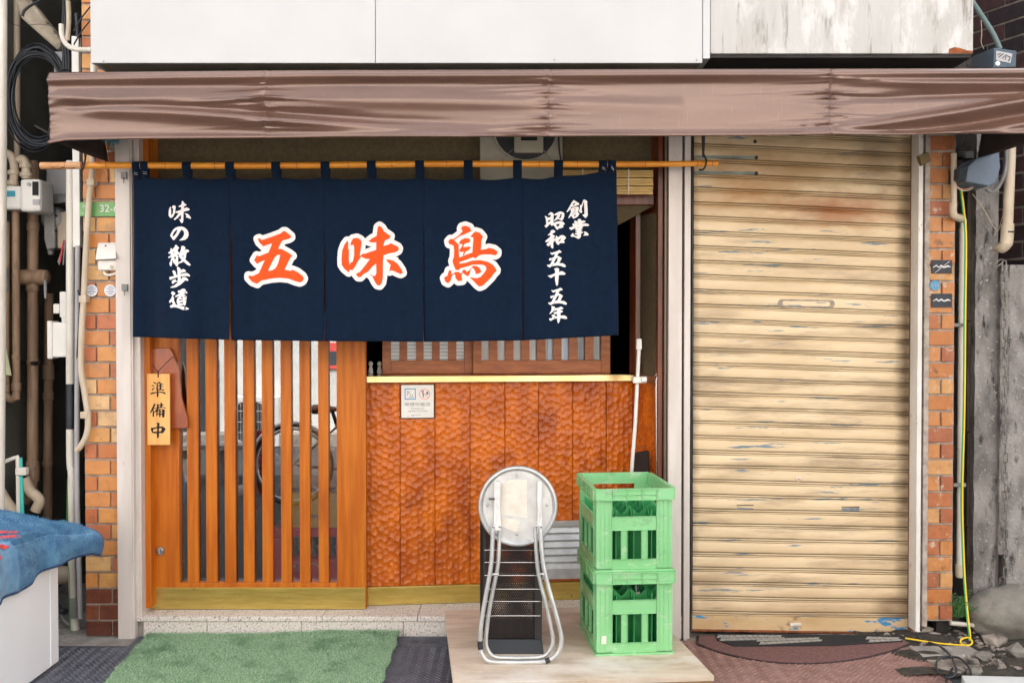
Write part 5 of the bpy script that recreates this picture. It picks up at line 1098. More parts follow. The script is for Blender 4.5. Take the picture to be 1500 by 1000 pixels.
# ------------------------------------------------------------------ left alley
LB = empty('neighbour_building', (-3.6, 1.5, 0), 'dark grey neighbouring building forming the narrow alley at the left', 'building')
make('wall', MB().box(-5.2, -2.34, -.02, 6, -.1, 7.0), dark_wall, LB); make('end_wall', MB().box(-2.34, -1.84, 1.15, 1.3, -.1, 7.0), dark_wall, LB)
make('pipe_cover', MB().box(-1.862, -1.80, .36, 1.15, -.1, 7.0), dark_wall, LB)
tubething('downspout', 'thick white downspout at the far left edge of the alley', 'downspout', [P(2, -160, -.06), P(1, 300, -.06), P(-4, 1010, -.06)], .024, pvc, 20)
tubething('drain_pipe', 'white plastic pipe beside the left tile pier, wrapped in black tape', 'pipe', [P(103.5, 236, .1), P(103.5, 640, .1), P(106, 700, .1), P(107, 850, .1), P(111, 928, .1)], .0185, pvc, 18)
tubething('tape_wrap', 'black tape wrapped round the white pipe', 'tape', [P(103.8, 562, .1), P(103.9, 628, .1)], .0205, cable_black, 18)
tubething('pipe_sleeve', 'grey sleeve near the foot of the white pipe', 'sleeve', [P(110, 874, .1), P(111, 903, .1)], .026, grey_metal, 18)
tubething('drain_pipe', 'short pale stub pipe bending out low beside the white cabinet', 'pipe', [P(86, 842, .3), P(99, 842, .3), P(104, 843, .34)], .042, beige_pipe, 18)
o = make('trunking', (lambda mb: (PBOX(mb, 107, 115, 53, 362, .06, .03), mb)[1])(MB()), white_plastic, bevel=.002); tag(o, 'narrow white cable trunking left of the tile pier', 'trunking')
tubething('hose', 'beige hose pipe snaking down the left edge of the tile pier', 'hose', [P(134, 215, -.03), P(135.5, 245, -.03), P(131, 290, -.03), P(127, 350, -.03), P(123, 430, -.03), P(120, 480, -.03), P(119, 540, -.03), P(124, 575, -.03), P(129, 612, -.03), P(127, 636, -.03), P(119, 652, -.03), P(112, 660, -.03)], .0125, beige_pipe, 14)
for (x, y, l) in ((132, 267, 'upper'), (120.5, 438, 'middle'), (122.5, 608, 'lower')):
    tag(make('hose_clip', (lambda mb: (PBOX(mb, x-5.5, x+5.5, y-5, y+5, -.045, .045), mb)[1])(MB()), beige_pipe, bevel=.003), l+' saddle clip holding the beige hose on the pier', 'clip')
tubething('cable', 'thin grey cable behind the beige hose', 'cable', [P(114, 360, .03), P(113.5, 470, .04), P(113, 700, .05), P(116, 830, .05), P(118, 905, .05)], .011, grey_paint, 10)
tubething('cable', 'loose black cable curling from the black tape', 'cable', [P(112, 400, .05), P(114, 425, .03), P(117, 445, .02), P(112, 540, .04), P(110, 562, .06), P(113, 640, .05)], .0035, cable_black, 8)
tubething('green_wire', 'thin green wire running down beside the white pipe', 'wire', [P(99, 700, .06), P(98, 800, .06), P(102, 850, .06), P(103, 930, .06)], .0018, green_strip, 6)
# brown pipes with joints
def pipething(lab, pts, r, joints, mat=brown_pipe, cat='pipe', name='service_pipe'):
    pts_ = [Vector(p) for p in pts]; t = empty(name, pts_[-1], lab, cat)
    make('tube', MB().tube(cr(pts_, 8), r, 16), mat, t, smooth=True)
    for (q, h, k) in joints:
        make('joint', MB().lathe(q, [(r*1.02, -h), (r*k, -h*.85), (r*k, h*.85), (r*1.02, h)], 'z', 16), mat, t, smooth=True)
    return t
pipething('thick brown service pipe with a stop valve in the alley', [P(49, 236, .35), P(48, 400, .35), P(48, 600, .35), P(47.5, 700, .35), P(45, 722, .35), P(36, 735, .35)], .0245, [(P(48.3, 332, .35), .02, 1.15), (P(48, 412, .35), .05, 1.25), (P(48, 530, .35), .012, 1.12), (P(48, 690, .35), .05, 1.2)])
vl = empty('stop_valve', P(52, 420, .33), 'round brown stop valve on the thick alley pipe', 'valve')
c = P(50, 406, .33); make('body', MB().lathe(c, [(.02, -.10), (.034, -.09), (.036, -.02), (.03, 0), (.036, .03), (.034, .06), (.02, .07)], 'x', 18), brown_pipe, vl, smooth=True)
make('handle', MB().hexa([P(64, 410, .28), P(68, 410, .28), P(68, 437, .28), P(65, 437, .28)], [p+Vector((0, .008, 0)) for p in (P(64, 410, .28), P(68, 410, .28), P(68, 437, .28), P(65, 437, .28))]), grey_metal, vl)
tubething('pipe_clamp', 'dark clamp on the thick brown pipe', 'clamp', [P(30, 531, .36), P(54, 532, .32)], .010, black_metal, 10)
pipething('slim brown pipe behind the others, running down to the towel', [P(72, 430, .55), P(71, 560, .55), P(70, 760, .55), P(70, 900, .55)], .021, [(P(71, 545, .55), .04, 1.3), (P(71, 580, .55), .02, 1.2), (P(70, 678, .55), .015, 1.2)])
mb_pts = [P(9, 325, .25), P(8, 560, .25), P(9, 578, .25), P(16, 585, .25), P(23, 578, .25), P(24, 560, .25), P(23, 300, .25)]
pipething('pair of brown gas pipes joined by a bend under the meter', mb_pts, .0165, [(P(8, 568, .25), .02, 1.25), (P(24, 566, .25), .02, 1.25), (P(23.5, 522, .25), .012, 1.1)])
tubething('gas_valve', 'pale lever valve on the left gas pipe', 'valve', [P(5, 392, .22), P(6, 412, .22), P(7, 425, .22)], .02, grey_metal, 12)
tubething('service_pipe', 'upper cream pipe rising behind the cable coil', 'pipe', [P(24, -120, .4), P(25, 28, .4), P(25, 230, .4)], .0145, beige_pipe, 12)
tubething('service_pipe', 'thin dark diagonal pipe high in the alley', 'pipe', [P(6, 158, .6), P(30, 172, .6), P(70, 195, .6)], .005, grey_metal, 8)
# gas meter
GM = empty('gas_meter', P(32, 311, .2), 'white gas meter with small display hanging from two elbow pipes', 'meter')
mb = MB(); PBOX(mb, 0, 31, 272, 307, .19, .12); make('body', mb, white_plastic, GM, bevel=.012)
mb = MB(); PBOX(mb, 29, 59, 262, 310, .17, .14); make('head', mb, white_plastic, GM, bevel=.014)
mb = MB(); PBOX(mb, 47.5, 56, 266, 286, .167, .004); make('display', mb, ink_black, GM)
mb = MB(); PBOX(mb, 5, 22, 279.5, 288, .187, .003); make('label_strip', mb, M('teal_label', lin(60, 150, 170), rough=.6), GM)
mb = MB(); PBOX(mb, 48, 58, 292, 300, .167, .004); make('label_plate', mb, grey_paint, GM)
make('knob', MB().lathe((P(43, 270, .17).x, .168, P(43, 270, .17).z), [(.009, 0), (.008, -.006), (.002, -.007)], 'y', 14), grey_paint, GM, smooth=True)
for pts in ([P(8, 224, .24), P(15, 228, .24), P(20, 237, .24), P(21, 254, .24), P(18, 274, .24)], [P(27, 236, .24), P(33, 233, .24), P(38, 240, .24), P(38, 262, .24)]):
    make('elbow', MB().tube(cr(pts, 6), [.019]*(6*(len(pts)-1)+1), 14), beige_pipe, GM, smooth=True)
for q in (P(20, 253, .24), P(18.5, 268, .24), P(37.5, 243, .24), P(38, 256, .24)):
    make('collar', MB().lathe(q, [(.02, -.011), (.026, -.009), (.026, .009), (.02, .011)], 'z', 12), beige_pipe, GM)
tg = [P(-3, 512, .2), P(9, 510, .2), P(17, 550, .2), P(4, 548, .2)]
tag(make('paper_tag', MB().hexa(tg, [p+Vector((0, .002, 0)) for p in tg]), M('greenish_paper', lin(206, 204, 166), lin(190, 190, 150), rough=.8)), 'yellowed paper tag tied to the gas pipe', 'tag')
# electric meter, grey box
tag(make('meter_cabinet', (lambda mb: (PBOX(mb, 68, 99, 238, 293, .42, .12), mb)[1])(MB()), grey_paint, bevel=.004), 'plain grey steel box above the round electric meter', 'box')
EM = empty('electric_meter', P(85, 372, .4), 'old grey cast electric meter with rounded housing below the grey box', 'meter')
make('cover', MB().lathe((P(78, 320, .4).x, .4, P(78, 320, .4).z), [(.058, .06), (.058, .0), (.05, -.02), (.03, -.03), (.001, -.032)], 'y', 28), grey_metal, EM, smooth=True)
mb = MB(); fr = [P(62, 301, .37), P(98, 296, .37), P(98, 288, .37), P(90, 284, .37), P(66, 284, .37)]; mb.hexa(fr, [p+Vector((0, .1, 0)) for p in fr]); make('hood', mb, grey_metal, EM, bevel=.003)
mb = MB(); fr = [P(63, 303, .36), P(80, 303, .36), P(81, 364, .36), P(68, 366, .36), P(64, 350, .36)]; mb.hexa(fr, [p+Vector((0, .08, 0)) for p in fr]); make('housing', mb, grey_metal, EM, bevel=.008)
mb = MB(); fr = [P(83, 312, .38), P(98, 309, .38), P(98, 362, .38), P(84, 364, .38)]; mb.hexa(fr, [p+Vector((0, .06, 0)) for p in fr]); make('terminal_cover', mb, beige_pipe, EM, bevel=.006)
make('plug', MB().lathe(P(75, 370, .4), [(.010, -.012), (.014, -.010), (.016, .014)], 'z', 14), grey_metal, EM, smooth=True)
for (y, ) in ((316,), (338,)): make('bolt', MB().lathe((P(82, y, .355).x, .355, P(82, y, .355).z), [(.006, .004), (.006, -.003), (.002, -.005)], 'y', 10), black_metal, EM)
for k, (pts, mt) in enumerate((([P(94, 352, .3), P(91, 366, .28), P(88, 385, .28)], red_crate), ([P(96, 352, .3), P(94, 372, .28), P(93, 388, .28)], grey_metal))):
    tubething('wire', ('red' if k == 0 else 'grey')+' wire end dangling beside the electric meter', 'wire', pts, .004, mt, 8)
fr = [P(84, 383, .28), P(88, 371, .28), P(92, 372, .28), P(87, 389, .28)]; tag(make('connector', MB().hexa(fr, [p+Vector((0, .01, 0)) for p in fr]), grey_metal, bevel=.002), 'small grey crimp connector hanging under the meter', 'connector')
# white boxes
JB = empty('junction_box', P(85, 523, .15), 'white plastic junction box with lid beside the drain pipe', 'box')
mb = MB(); PBOX(mb, 69, 76, 470, 525.5, .12, .07); make('lid', mb, white_plastic, JB, bevel=.004)
mb = MB(); PBOX(mb, 76.5, 104, 472, 523, .125, .07); make('body', mb, white_plastic, JB, bevel=.005)
SW = empty('switch_box', P(92, 470, .14), 'small white isolator box on top of the junction box', 'box')
mb = MB(); PBOX(mb, 87, 98, 427, 465, .13, .05); make('body', mb, white_plastic, SW, bevel=.006)
mb = MB(); PBOX(mb, 78, 87, 445, 459, .14, .04); make('side_tab', mb, white_plastic, SW, bevel=.003)
mb = MB(); PBOX(mb, 90, 101, 462, 472, .135, .04); make('neck', mb, white_plastic, SW, bevel=.003)
IB = empty('intercom_box', P(155, 397, -.04), 'white slanted weatherproof socket cover on the left tile pier', 'box')
fr = [P(144, 356, -.012), P(170.5, 355, -.012), P(170.5, 376, -.06), P(139.5, 378, -.06)]
mb = MB(); mb.hexa([P(144, 356, -.012), P(170.5, 355, -.012), P(170.5, 379, -.052), P(139.5, 380.5, -.052)], [P(144, 356, -.001), P(170.5, 355, -.001), P(170.5, 380, -.001), P(141, 381, -.001)]); make('cover', mb, white_plastic, IB, bevel=.004)
mb = MB(); PBOX(mb, 143, 170, 381, 396, -.03, .029); make('base', mb, white_plastic, IB, bevel=.006)
make('button', MB().lathe((P(164, 391, -.03).x, -.0305, P(164, 391, -.03).z), [(.008, 0), (.008, -.003), (.002, -.004)], 'y', 16), beige_pipe, IB, smooth=True)
make('screw', MB().lathe((P(155, 360, -.02).x, -.022, P(155, 360, -.02).z), [(.003, .004), (.003, -.002)], 'y', 8), ink_black, IB)
tubething('cable', 'short white cable looping under the white socket cover', 'cable', [P(152, 397, -.015), P(155, 402, -.02), P(163, 402.5, -.02), P(174, 399, -.02)], .005, white_plastic, 8)
# address plate + round stickers
AP = empty('address_plate', P(146, 317, -.003), 'green address plate reading 32-6 on the left tile pier', 'sign')
gp = M('plate_green', lin(112, 168, 98), lin(100, 156, 88), scale=10, rough=.35)
mb = MB(); PBOX(mb, 117, 137.3, 296, 317, -.006, .005); PBOX(mb, 138, 180, 296, 317, -.006, .005); make('plate', mb, gp, AP, bevel=.001)
text_part('32-6', .044, 159.5, 306, -.0068, print_white, AP, sx=1.02)
mb = MB()
for pts in ([(121, 300), (125.5, 299)], [(119.5, 303.5), (126.5, 302.5)], [(123.3, 299), (123.3, 308)], [(121, 311), (122, 313)], [(124, 310.5), (126, 312.8)]): mb.tube([P(x, y, -.0068) for x, y in pts], .0013, 4)
make('lettering', mb, print_white, AP)
for px, lab in ((134.5, 'round white registration sticker partly behind the beige hose'), (161.5, 'round white registration sticker right of the beige hose')):
    st = empty('round_sticker', P(px, 434, -.003), lab, 'sticker', 'round stickers on the left pier')
    c = P(px, 425.5, -.004); make('film', MB().lathe((c.x, -.0052, c.z), [(.0255, .004), (.0255, 0), (.0005, -.0001)], 'y', 28), M('pale_blue_white', lin(222, 220, 222), lin(208, 210, 216), rough=.5), st)
    mb = MB()
    for k, (a, b, y) in enumerate(((-5.5, 5.5, -3), (-3, 4, -.5), (-6, 6, 2), (-3, 3, 4.8), (-2.5, 2.5, -5.5))): mb.tube([P(px+a, 425.5+y, -.0058), P(px+b, 425.5+y, -.0058)], .0011, 4)
    make('lettering', mb, M('blue_print', lin(90, 110, 160), rough=.8), st)
# black cable coil
CC = empty('cable_coil', P(50, 215, .15), 'coil of black cable hanging left of the awning', 'cable coil')
rc = random.Random(4)
for k in range(20):
    ox_, oy_, s_ = rc.gauss(0, 1.8), rc.gauss(0, 2.6), 1+rc.gauss(0, .06); pts = []
    for t in range(26):
        a = math.pi*(.0+1.98*t/25)+.2; 
        x = 53+ox_+41*s_*math.cos(a)*(1+.06*math.sin(a+k)); y = 143+oy_-69*s_*math.sin(a)*(1+.04*math.cos(2*a+k))
        pts.append(P(x, y, .12+.02*math.sin(a*2+k)+.004*k))
    make('cable_turn', MB().tube(cr(pts, 2), .0042, 6), cable_black, CC, smooth=True)
for k, (x0, x1) in enumerate(((92, 96), (95, 101), (99, 106))):
    tubething('cable', ['leftmost', 'middle', 'rightmost'][k]+' of three black cables rising above the coil', 'cable', [P(94+k*3, 150, .10), P(93+k*4, 90, .10), P(x0, 40, .10), P(x1, -60, .10)], .0055, cable_black, 8)
tubething('cable_tie', 'black tie binding the cable coil', 'tie', [P(86, 104, .09), P(96, 101, .085), P(104, 103, .09)], .004, black_plastic, 6)
tag(make('cable_box', (lambda mb: (PBOX(mb, 79, 94, 76, 112, .2, .06), mb)[1])(MB()), grey_paint, bevel=.002), 'small plain grey box behind the cables left of the pier', 'box')
tubething('ribbed_duct', 'cream ribbed conduit above the awning left end', 'conduit', [P(99, 60, .08), P(101, 30, .08), P(100, 2, .08)], .0105, beige_pipe, 12)
tubething('white_pipe', 'white bent pipe entering the fascia panel end', 'pipe', [P(90, 36, -.1), P(91, 52, -.1), P(98, 66, -.1), P(112, 72.5, -.1), P(134, 73, -.1)], .0105, pvc, 14)
tubething('white_pipe', 'short white pipe stub between fascia and awning', 'pipe', [P(137, 92, -.12), P(137, 118, -.12)], .0125, pvc, 14)
tag(make('trunking', (lambda mb: (PBOX(mb, 107, 115, 54, 130, .03, .03), mb)[1])(MB()), white_plastic, bevel=.002), 'short white trunking above the awning beside the pier', 'trunking')
fr = [P(14, -20, .2), P(38, -8, .2), P(92, 62, .2), P(84, 74, .2), P(30, 26, .2)]
tag(make('duct_wrap', MB().hexa(fr, [p+Vector((0, .06, 0)) for p in fr]), M('dirty_tape', lin(186, 174, 156), lin(146, 132, 114), scale=14, rough=.8, dirt=(lin(60, 52, 44), 14, (1, 1, 1), .56, .66)), bevel=.012), 'dirty taped duct slanting down at the top left', 'duct')
tubething('bent_conduit', 'dark bent conduit at the top left corner', 'conduit', [P(33, 24, .1), P(36, 16, .1), P(46, 8, .1), P(60, 0, .1), P(75, -12, .1)], .006, cable_black, 10)
tubething('thin_wire', 'thin black wire sagging across the top left', 'wire', [P(4, 5, .05), P(12, 30, .05), P(28, 38, .05), P(60, 36, .05), P(88, 42, .05)], .0012, ink_black, 5)
tubething('black_cable', 'thick black cable beside the upper pier tiles', 'cable', [P(112, 20, .04), P(114, 60, .04), P(110, 110, .04)], .009, cable_black, 10)
for k, (a, b) in enumerate(((4, 18), (24, 42))):
    tubething('black_cable', ['upper', 'lower'][k]+' black cable slanting across the top of the pier', 'cable', [P(108, 42+a, -.02), P(120, 22+a, -.02), P(136, 2+a, -.02)], .0032, cable_black, 6)
# blue rag
mb = MB(); rr = np.random.default_rng(2)
for k in range(120):
    x = 150+24*rr.random(); y = 204+rr.random()*5+max(0, 6-abs(x-163))*1.4*rr.random(); q = P(x, y, -.08+.01*rr.random()); d = Vector(rr.normal(0, 1, 3))*.009
    mb.add([q, q+Vector((.004, 0, .002)), q+d], [(0, 1, 2)])
tag(make('torn_net', mb, M('rag_blue', lin(90, 160, 176), rough=.9), fix=False), 'torn scrap of light blue netting under the awning corner', 'netting')
# mop handles at the lower left
MH = empty('mop', P(28, 745, .0), 'white crank topped mop handle standing behind the towel', 'mop')
make('handle', MB().tube(cr([P(4, 677, -.02), P(14, 673, .0), P(24, 670, .02), P(26, 678, .02), P(27, 760, .03)], 6), .0085, 12), pvc, MH, smooth=True)
mb = MB(); PBOX(mb, 22, 38, 685, 696, .005, .03); make('clip', mb, pvc, MH, bevel=.004)
tubething('mop', 'turquoise mop handle beside the white crank handle', 'mop', [P(30, 670, .03), P(33, 760, .035)], .0085, turq, 12)
tubething('waste_pipe', 'beige waste pipe with black bands slanting behind the towel', 'pipe', [P(-6, 712, .12), P(8, 735, .12), P(26, 760, .12)], .028, beige_pipe, 16)
tubething('waste_pipe', 'beige elbow pipe behind the mop handles', 'pipe', [P(36, 700, .2), P(44, 718, .2), P(58, 732, .2), P(52, 748, .2)], .024, beige_pipe, 16)
# white cabinet with blue towel
YB0 = G(87, 972, 0).y; XC = G(87, 972, 0).x
CB = empty('white_cabinet', (XC-.4, YB0-.5, 0), 'white cabinet at the lower left corner under the blue towel', 'cabinet')
make('body', MB().box(XC-.8, XC, YB0-.52, YB0, .012, .555), cabinet_white, CB, bevel=.006)
make('corner_trim', MB().box(XC-.004, XC+.003, YB0-.075, YB0-.066, .02, .52), cabinet_white, CB)
make('foot', MB().box(XC-.7, XC-.02, YB0-.48, YB0-.02, .0, .0115), black_plastic, CB)
# towel: across from the top over the right edge, stiff corner sticking out
def tow(u, v):    # u: front (0) -> back (1) ; v: left (0) -> right hanging end (1)
    y = YB0-.55+.58*u
    over = np.interp(u, [0, .45, .62, .8, 1], [.0, .005, .015, .085, .14])
    drop = np.interp(u, [0, .5, .66, .8, .9, 1], [.165, .15, .11, .08, .075, .085])
    sag = .012*math.sin(v*9+u*5)
    if v < .6:
        t = v/.6; x = XC-.62+(.62)*t; z = .568+.075*(1-t)*np.interp(u, [0, 1], [.5, 1.0]) + sag*.5
    elif v < .82:
        t = (v-.6)/.22; x = XC+over*t+.010*t; z = .568-.018*t-.04*(over/.16)*t*t
    else:
        t = (v-.82)/.18; x = XC+over+.010+.012*math.sin(t*3)+.006*math.sin(u*30)*t; z = .550-.04*(over/.16)-drop*t
    x += .005*math.sin(u*21)*min(1, v*1.5); z += .004*math.sin(u*17+v*11)
    return Vector((x, y+.01*math.sin(v*7)*u, z))
TW = empty('towel', (XC-.2, YB0-.5, .56), 'blue terry towel mat with red print draped over the white cabinet', 'towel')
o = make('cloth', MB().grid(tow, 90, 80), towel, TW, smooth=True, fix=False); q = o.modifiers.new('t', 'SOLIDIFY'); q.thickness = .006; q.offset = 0
rr = np.random.default_rng(9); mb = MB()
for k in range(26000):
    u = .3+.7*rr.random(); v = .2+.8*rr.random(); b_ = tow(u, v); d = rr.normal(0, .0035, 3)
    nrm_ = Vector((0.2, -.2, 1)) if v < .8 else Vector((1, -.2, .1)); s_ = .0055
    mb.v += [tuple(b_+nrm_.normalized()*s_*.8), tuple(b_+nrm_.normalized()*s_*.8+Vector((.0016, .001, 0))), tuple(b_+nrm_.normalized()*s_*(1.5+rr.random())+Vector(d))]; n_ = len(mb.v); mb.f.append((n_-3, n_-2, n_-1)); mb.mi.append(0)
o = make('terry_loops', mb, towel, TW, fix=False); o['kind'] = 'stuff'
mb = MB(); mb.tube(cr([tow(u, 1.0)+Vector((.003, 0, -.002)) for u in np.linspace(0, 1, 24)] , 2), .0045, 6); mb.tube(cr([tow(1.0, v)+Vector((0, .006, 0)) for v in np.linspace(1, .1, 24)], 2), .004, 6); make('hem', mb, M('towel_navy', lin(44, 62, 100), rough=.9), TW, smooth=True)
rd = M('towel_red', lin(226, 84, 80), lin(206, 70, 72), scale=80, rough=1, bump=.002, bscale=260)
def patch(u0, u1, v0, v1, skew):
    m_ = MB(); m_.grid(lambda a, b: tow(min(1, u0+(u1-u0)*a+skew*b), v0+(v1-v0)*b)+Vector((.002, 0, .0095)), 14, 10); return m_
for k, (a, b, c, d, e) in enumerate(((.18, .24, .30, .66, .22), (.10, .17, .35, .80, .10), (.36, .42, .30, .58, .08), (.05, .08, .3, .84, .04))):
    make('red_print', patch(a, b, c, d, e), rd, TW, smooth=True, fix=False)
# small things on the ground at left
for k, (x, y, r_) in enumerate(((108, 925, .03), (96, 905, .05))):
    tubething('drain_hose', ['grey hose stub at the foot of the white pipe', 'dark hose bending behind the white cabinet'][k], 'hose', [P(x-20, y-30, .15), P(x-10, y-14, .12), P(x, y-10, .1)], r_*.3, [grey_metal, cable_black][k], 10)
# ------------------------------------------------------------------ right side
RB = empty('side_building', (2.9, .6, 0), 'dark brick and rough concrete neighbour at the right edge', 'building')
make('back_wall', MB().box(1.92, 3.6, 1.3, 1.4, -.1, 7), dark_wall, RB)
xa, xb_, xc_ = P(1428, 500, .12).x, P(1461, 500, .12).x, 3.2
def rough_box(x0, x1, y0, y1, z0, z1, nx, nz):
    mb = MB(); r_ = random.Random(5); H = {}
    def f(u, v):
        k = (round(u*nx), round(v*nz)); 
        if k not in H: H[k] = r_.uniform(-.004, .004)
        return Vector((x0+(x1-x0)*u, y0+H[k], z0+(z1-z0)*v))
    mb.grid(f, nx+1, nz+1); mb.add([(x0, y0+.004, z0), (x1, y0+.004, z0), (x1, y1, z0), (x0, y1, z0), (x0, y0+.004, z1), (x1, y0+.004, z1), (x1, y1, z1), (x0, y1, z1)], [(0, 3, 7, 4), (1, 5, 6, 2), (4, 7, 6, 5), (2, 6, 7, 3)])
    return mb
make('concrete_pillar', rough_box(xa, xb_, .12, .5, .1, 2.55, 8, 60), rough_conc, RB, smooth=True, fix=False)
zc1 = P(1480, 388, .10).z; hx0, hx1 = P(1455, 850, .10).x, P(1484, 850, .10).x; hz0, hz1 = P(1465, 872, .1).z, P(1465, 812, .1).z
make('concrete_wall', rough_box(xb_+.001, hx0+.02, .10, .5, .05, zc1, 2, 50), rough_conc, RB, smooth=True, fix=False)
mb = rough_box(hx0+.02, hx1-.03, .10, .5, hz1, zc1, 6, 40); make('concrete_wall', mb, rough_conc, RB, smooth=True, fix=False)
make('concrete_wall', rough_box(hx1-.03, 3.0, .10, .5, .02, zc1, 14, 50), rough_conc, RB, smooth=True, fix=False)
make('concrete_wall', MB().box(hx0+.02, hx1-.03, .35, .5, .0, hz1), rough_conc, RB)
make('concrete_foot', MB().box(xb_+.001, 3.0, .14, .5, -.05, .22), rough_conc, RB)
# recess boards between pier and pillar
for k, (y0, y1) in enumerate(((250, 470), (472, 632), (634, 770), (772, 880))):
    mb = MB(); PBOX(mb, 1416, 1430, y0, y1, .16, .03); make('recess_block', mb, M('recess_brown', lin(96, 84, 74), lin(66, 58, 52), scale=8, rough=.9), RB, bevel=.003)
# dark brick side wall receding
A0, A1 = Vector((2.25, 1.0, 0)), Vector((2.74, -.12, 0)); BD = (A1-A0).normalized(); BN = Vector((BD.y, -BD.x, 0)); bl_ = (A1-A0).length
def WB(s, t, z): return A0 + BD*s - BN*t + Vector((0, 0, z))
if BN.x > 0: BN = -BN
bw = make('brick_wall', MB(WB).box(0, bl_+.3, .008, .1, 1.55, 3.4), mortar_light, RB)
for r_ in range(21):
    z = 1.60+r_*.083; s = -.1*(r_ % 2)
    while s < bl_+.2:
        s0, s1 = max(0, s), min(s+.20, bl_+.28)
        if s1-s0 > .02:
            mb = MB(WB); mb.box(s0, s1, 0, .02, z, z+.070); make('brick', mb, darkbrick, bw)
        s += .212
def rtube(name, lab, cat, pts, r, mat, n=14): return tubething(name, lab, cat, pts, r, mat, n)
rp_ = empty('drain_pipe', P(1410, 845, .05), 'slim white pipe with elbow running down beside the right tile pier', 'pipe')
make('tube', MB().tube(cr([P(1397, 225, -.04), P(1397, 300, -.04), P(1396.5, 312, -.04), P(1399, 318.5, -.03), P(1404, 321, .0), P(1411, 322, .05), P(1411.5, 328, .06), P(1408, 340, .06)], 5), .0125, 12), beige_pipe, rp_, smooth=True)
make('tube', MB().tube([P(1410, 320, .06), P(1408, 450, .06), P(1406, 700, .06), P(1405, 845, .06)], .0125, 14), pvc, rp_, smooth=True)
make('elbow', MB().tube(cr([P(1396.5, 297, -.04), P(1396, 310, -.04), P(1399, 317, -.035), P(1407, 319.5, .0)], 5), .0155, 12), beige_pipe, rp_, smooth=True)
make('socket', MB().tube([P(1404.5, 826, .06), P(1404.5, 843, .06)], .0165, 12), beige_pipe, rp_, smooth=True)
for (y,) in ((476,), (710,)):
    mb = MB(); PBOX(mb, 1397, 1415, y-2.5, y+2.5, .035, .012); make('bracket', mb, grey_metal, rp_)
yc_ = empty('earth_cable', P(1420, 935, -.05), 'yellow and green earth cable running down the right side to the ground', 'cable')
pts = [P(1406, 262, .02), P(1409, 285, .02), P(1412, 310, .02), P(1415, 350, .02), P(1414, 450, .02), P(1412.5, 600, .02), P(1409.5, 720, .02), P(1411, 800, .02), P(1414, 860, .0), P(1418, 905, -.03), P(1421, 930, -.05), P(1420, 940, -.06)]
make('yellow_strand', MB().tube(cr(pts, 6), .0044, 10), yellow, yc_, smooth=True)
make('green_strand', MB().tube(cr([p+Vector((-.0052, -.0012, 0)) for p in pts], 6), .0035, 8), green_strip, yc_, smooth=True)
tubething('yellow_cable', 'yellow cable lying on the ground from the shutter corner', 'cable', [G(1326, 934, .02), G(1345, 937, .02), G(1375, 941.5, .02), G(1405, 944, .02), G(1420, 944, .02), G(1424, 939, .03), G(1418, 933, .04), G(1408, 936, .03), G(1408, 942, .02), G(1418, 946, .02)], .0036, yellow, 8)
tubething('black_cable', 'black cable looped on the rubble at the lower right', 'cable', [G(1342, 925, .03), G(1350, 936, .02), G(1375, 945, .02), G(1390, 957, .03), G(1398, 972, .03), G(1400, 985, .03), G(1388, 992, .03), G(1374, 983, .03), G(1372, 968, .03), G(1385, 961, .03), G(1405, 963, .03), G(1418, 975, .03), G(1424, 990, .03)], .0042, cable_black, 8)
tubething('black_cable', 'black cable end running off the picture at the lower right', 'cable', [G(1395, 978, .02), G(1387, 990, .02), G(1387, 1008, .02)], .0045, cable_black, 8)
# big white pipe at right
BP = empty('downpipe', P(1470, 365, .02), 'thick cream downpipe with elbow at the right edge', 'pipe')
make('tube', MB().tube([P(1482, 150, .0), P(1480, 225, .0), P(1476, 330, .0)], .0215, 18), beige_pipe, BP, smooth=True)
make('elbow', MB().tube(cr([P(1476, 328, .0), P(1475, 348, .0), P(1473, 358, .0), P(1467, 363, .02), P(1460, 364, .06)], 6), [.0265]*12+[.024]*7+[.018]*6, 18), beige_pipe, BP, smooth=True)
make('band', MB().tube([P(1476.4, 339, .0), P(1476.3, 341.5, .0)], .0275, 16), black_metal, BP)
tubething('ribbed_cable', 'dark ribbed conduit dropping from the blue grey box', 'conduit', [P(1472, 195, -.05), P(1474, 230, -.05), P(1471, 255, -.05), P(1462, 274, -.04), P(1452, 281, -.03), P(1444, 276, -.02)], .009, grey_metal, 10)
tubething('wire', 'thin pale wire crossing the concrete pillar', 'wire', [P(1424, 284, .05), P(1440, 305, .05), P(1460, 338, .05), P(1468, 318, .03), P(1475, 300, .03)], .0018, beige_pipe, 6)
for k, c_ in enumerate((lin(214, 150, 120), lin(190, 190, 180))):
    tubething('wire', ['pinkish', 'pale'][k]+' wire drooping under the blue grey box', 'wire', [P(1396, 268+k, -.05), P(1408, 277+k*2, -.05), P(1420, 276+k*2, -.05), P(1432, 268+k, -.04)], .0022, M('wire%d' % k, c_, rough=.5), 6)
BX = empty('equipment_box', P(1435, 270, -.1), 'blue grey slanted equipment box under the awning right end', 'box')
fr = [P(1418, 243, -.12), P(1430, 232, -.12), P(1463, 222, -.12), P(1466, 245, -.12), P(1459, 268, -.12), P(1448, 273, -.12), P(1414, 266, -.12)]
make('housing', MB().hexa(fr, [p+Vector((0, .14, 0)) for p in fr]), blue_grey, BX, bevel=.006)
fr = [P(1405, 246, -.10), P(1417, 243, -.12), P(1413.5, 266, -.12), P(1404, 262, -.10)]
make('side_cover', MB().hexa(fr, [p+Vector((0, .12, 0)) for p in fr]), M('box_dark', lin(44, 56, 66), rough=.5), BX, bevel=.003)
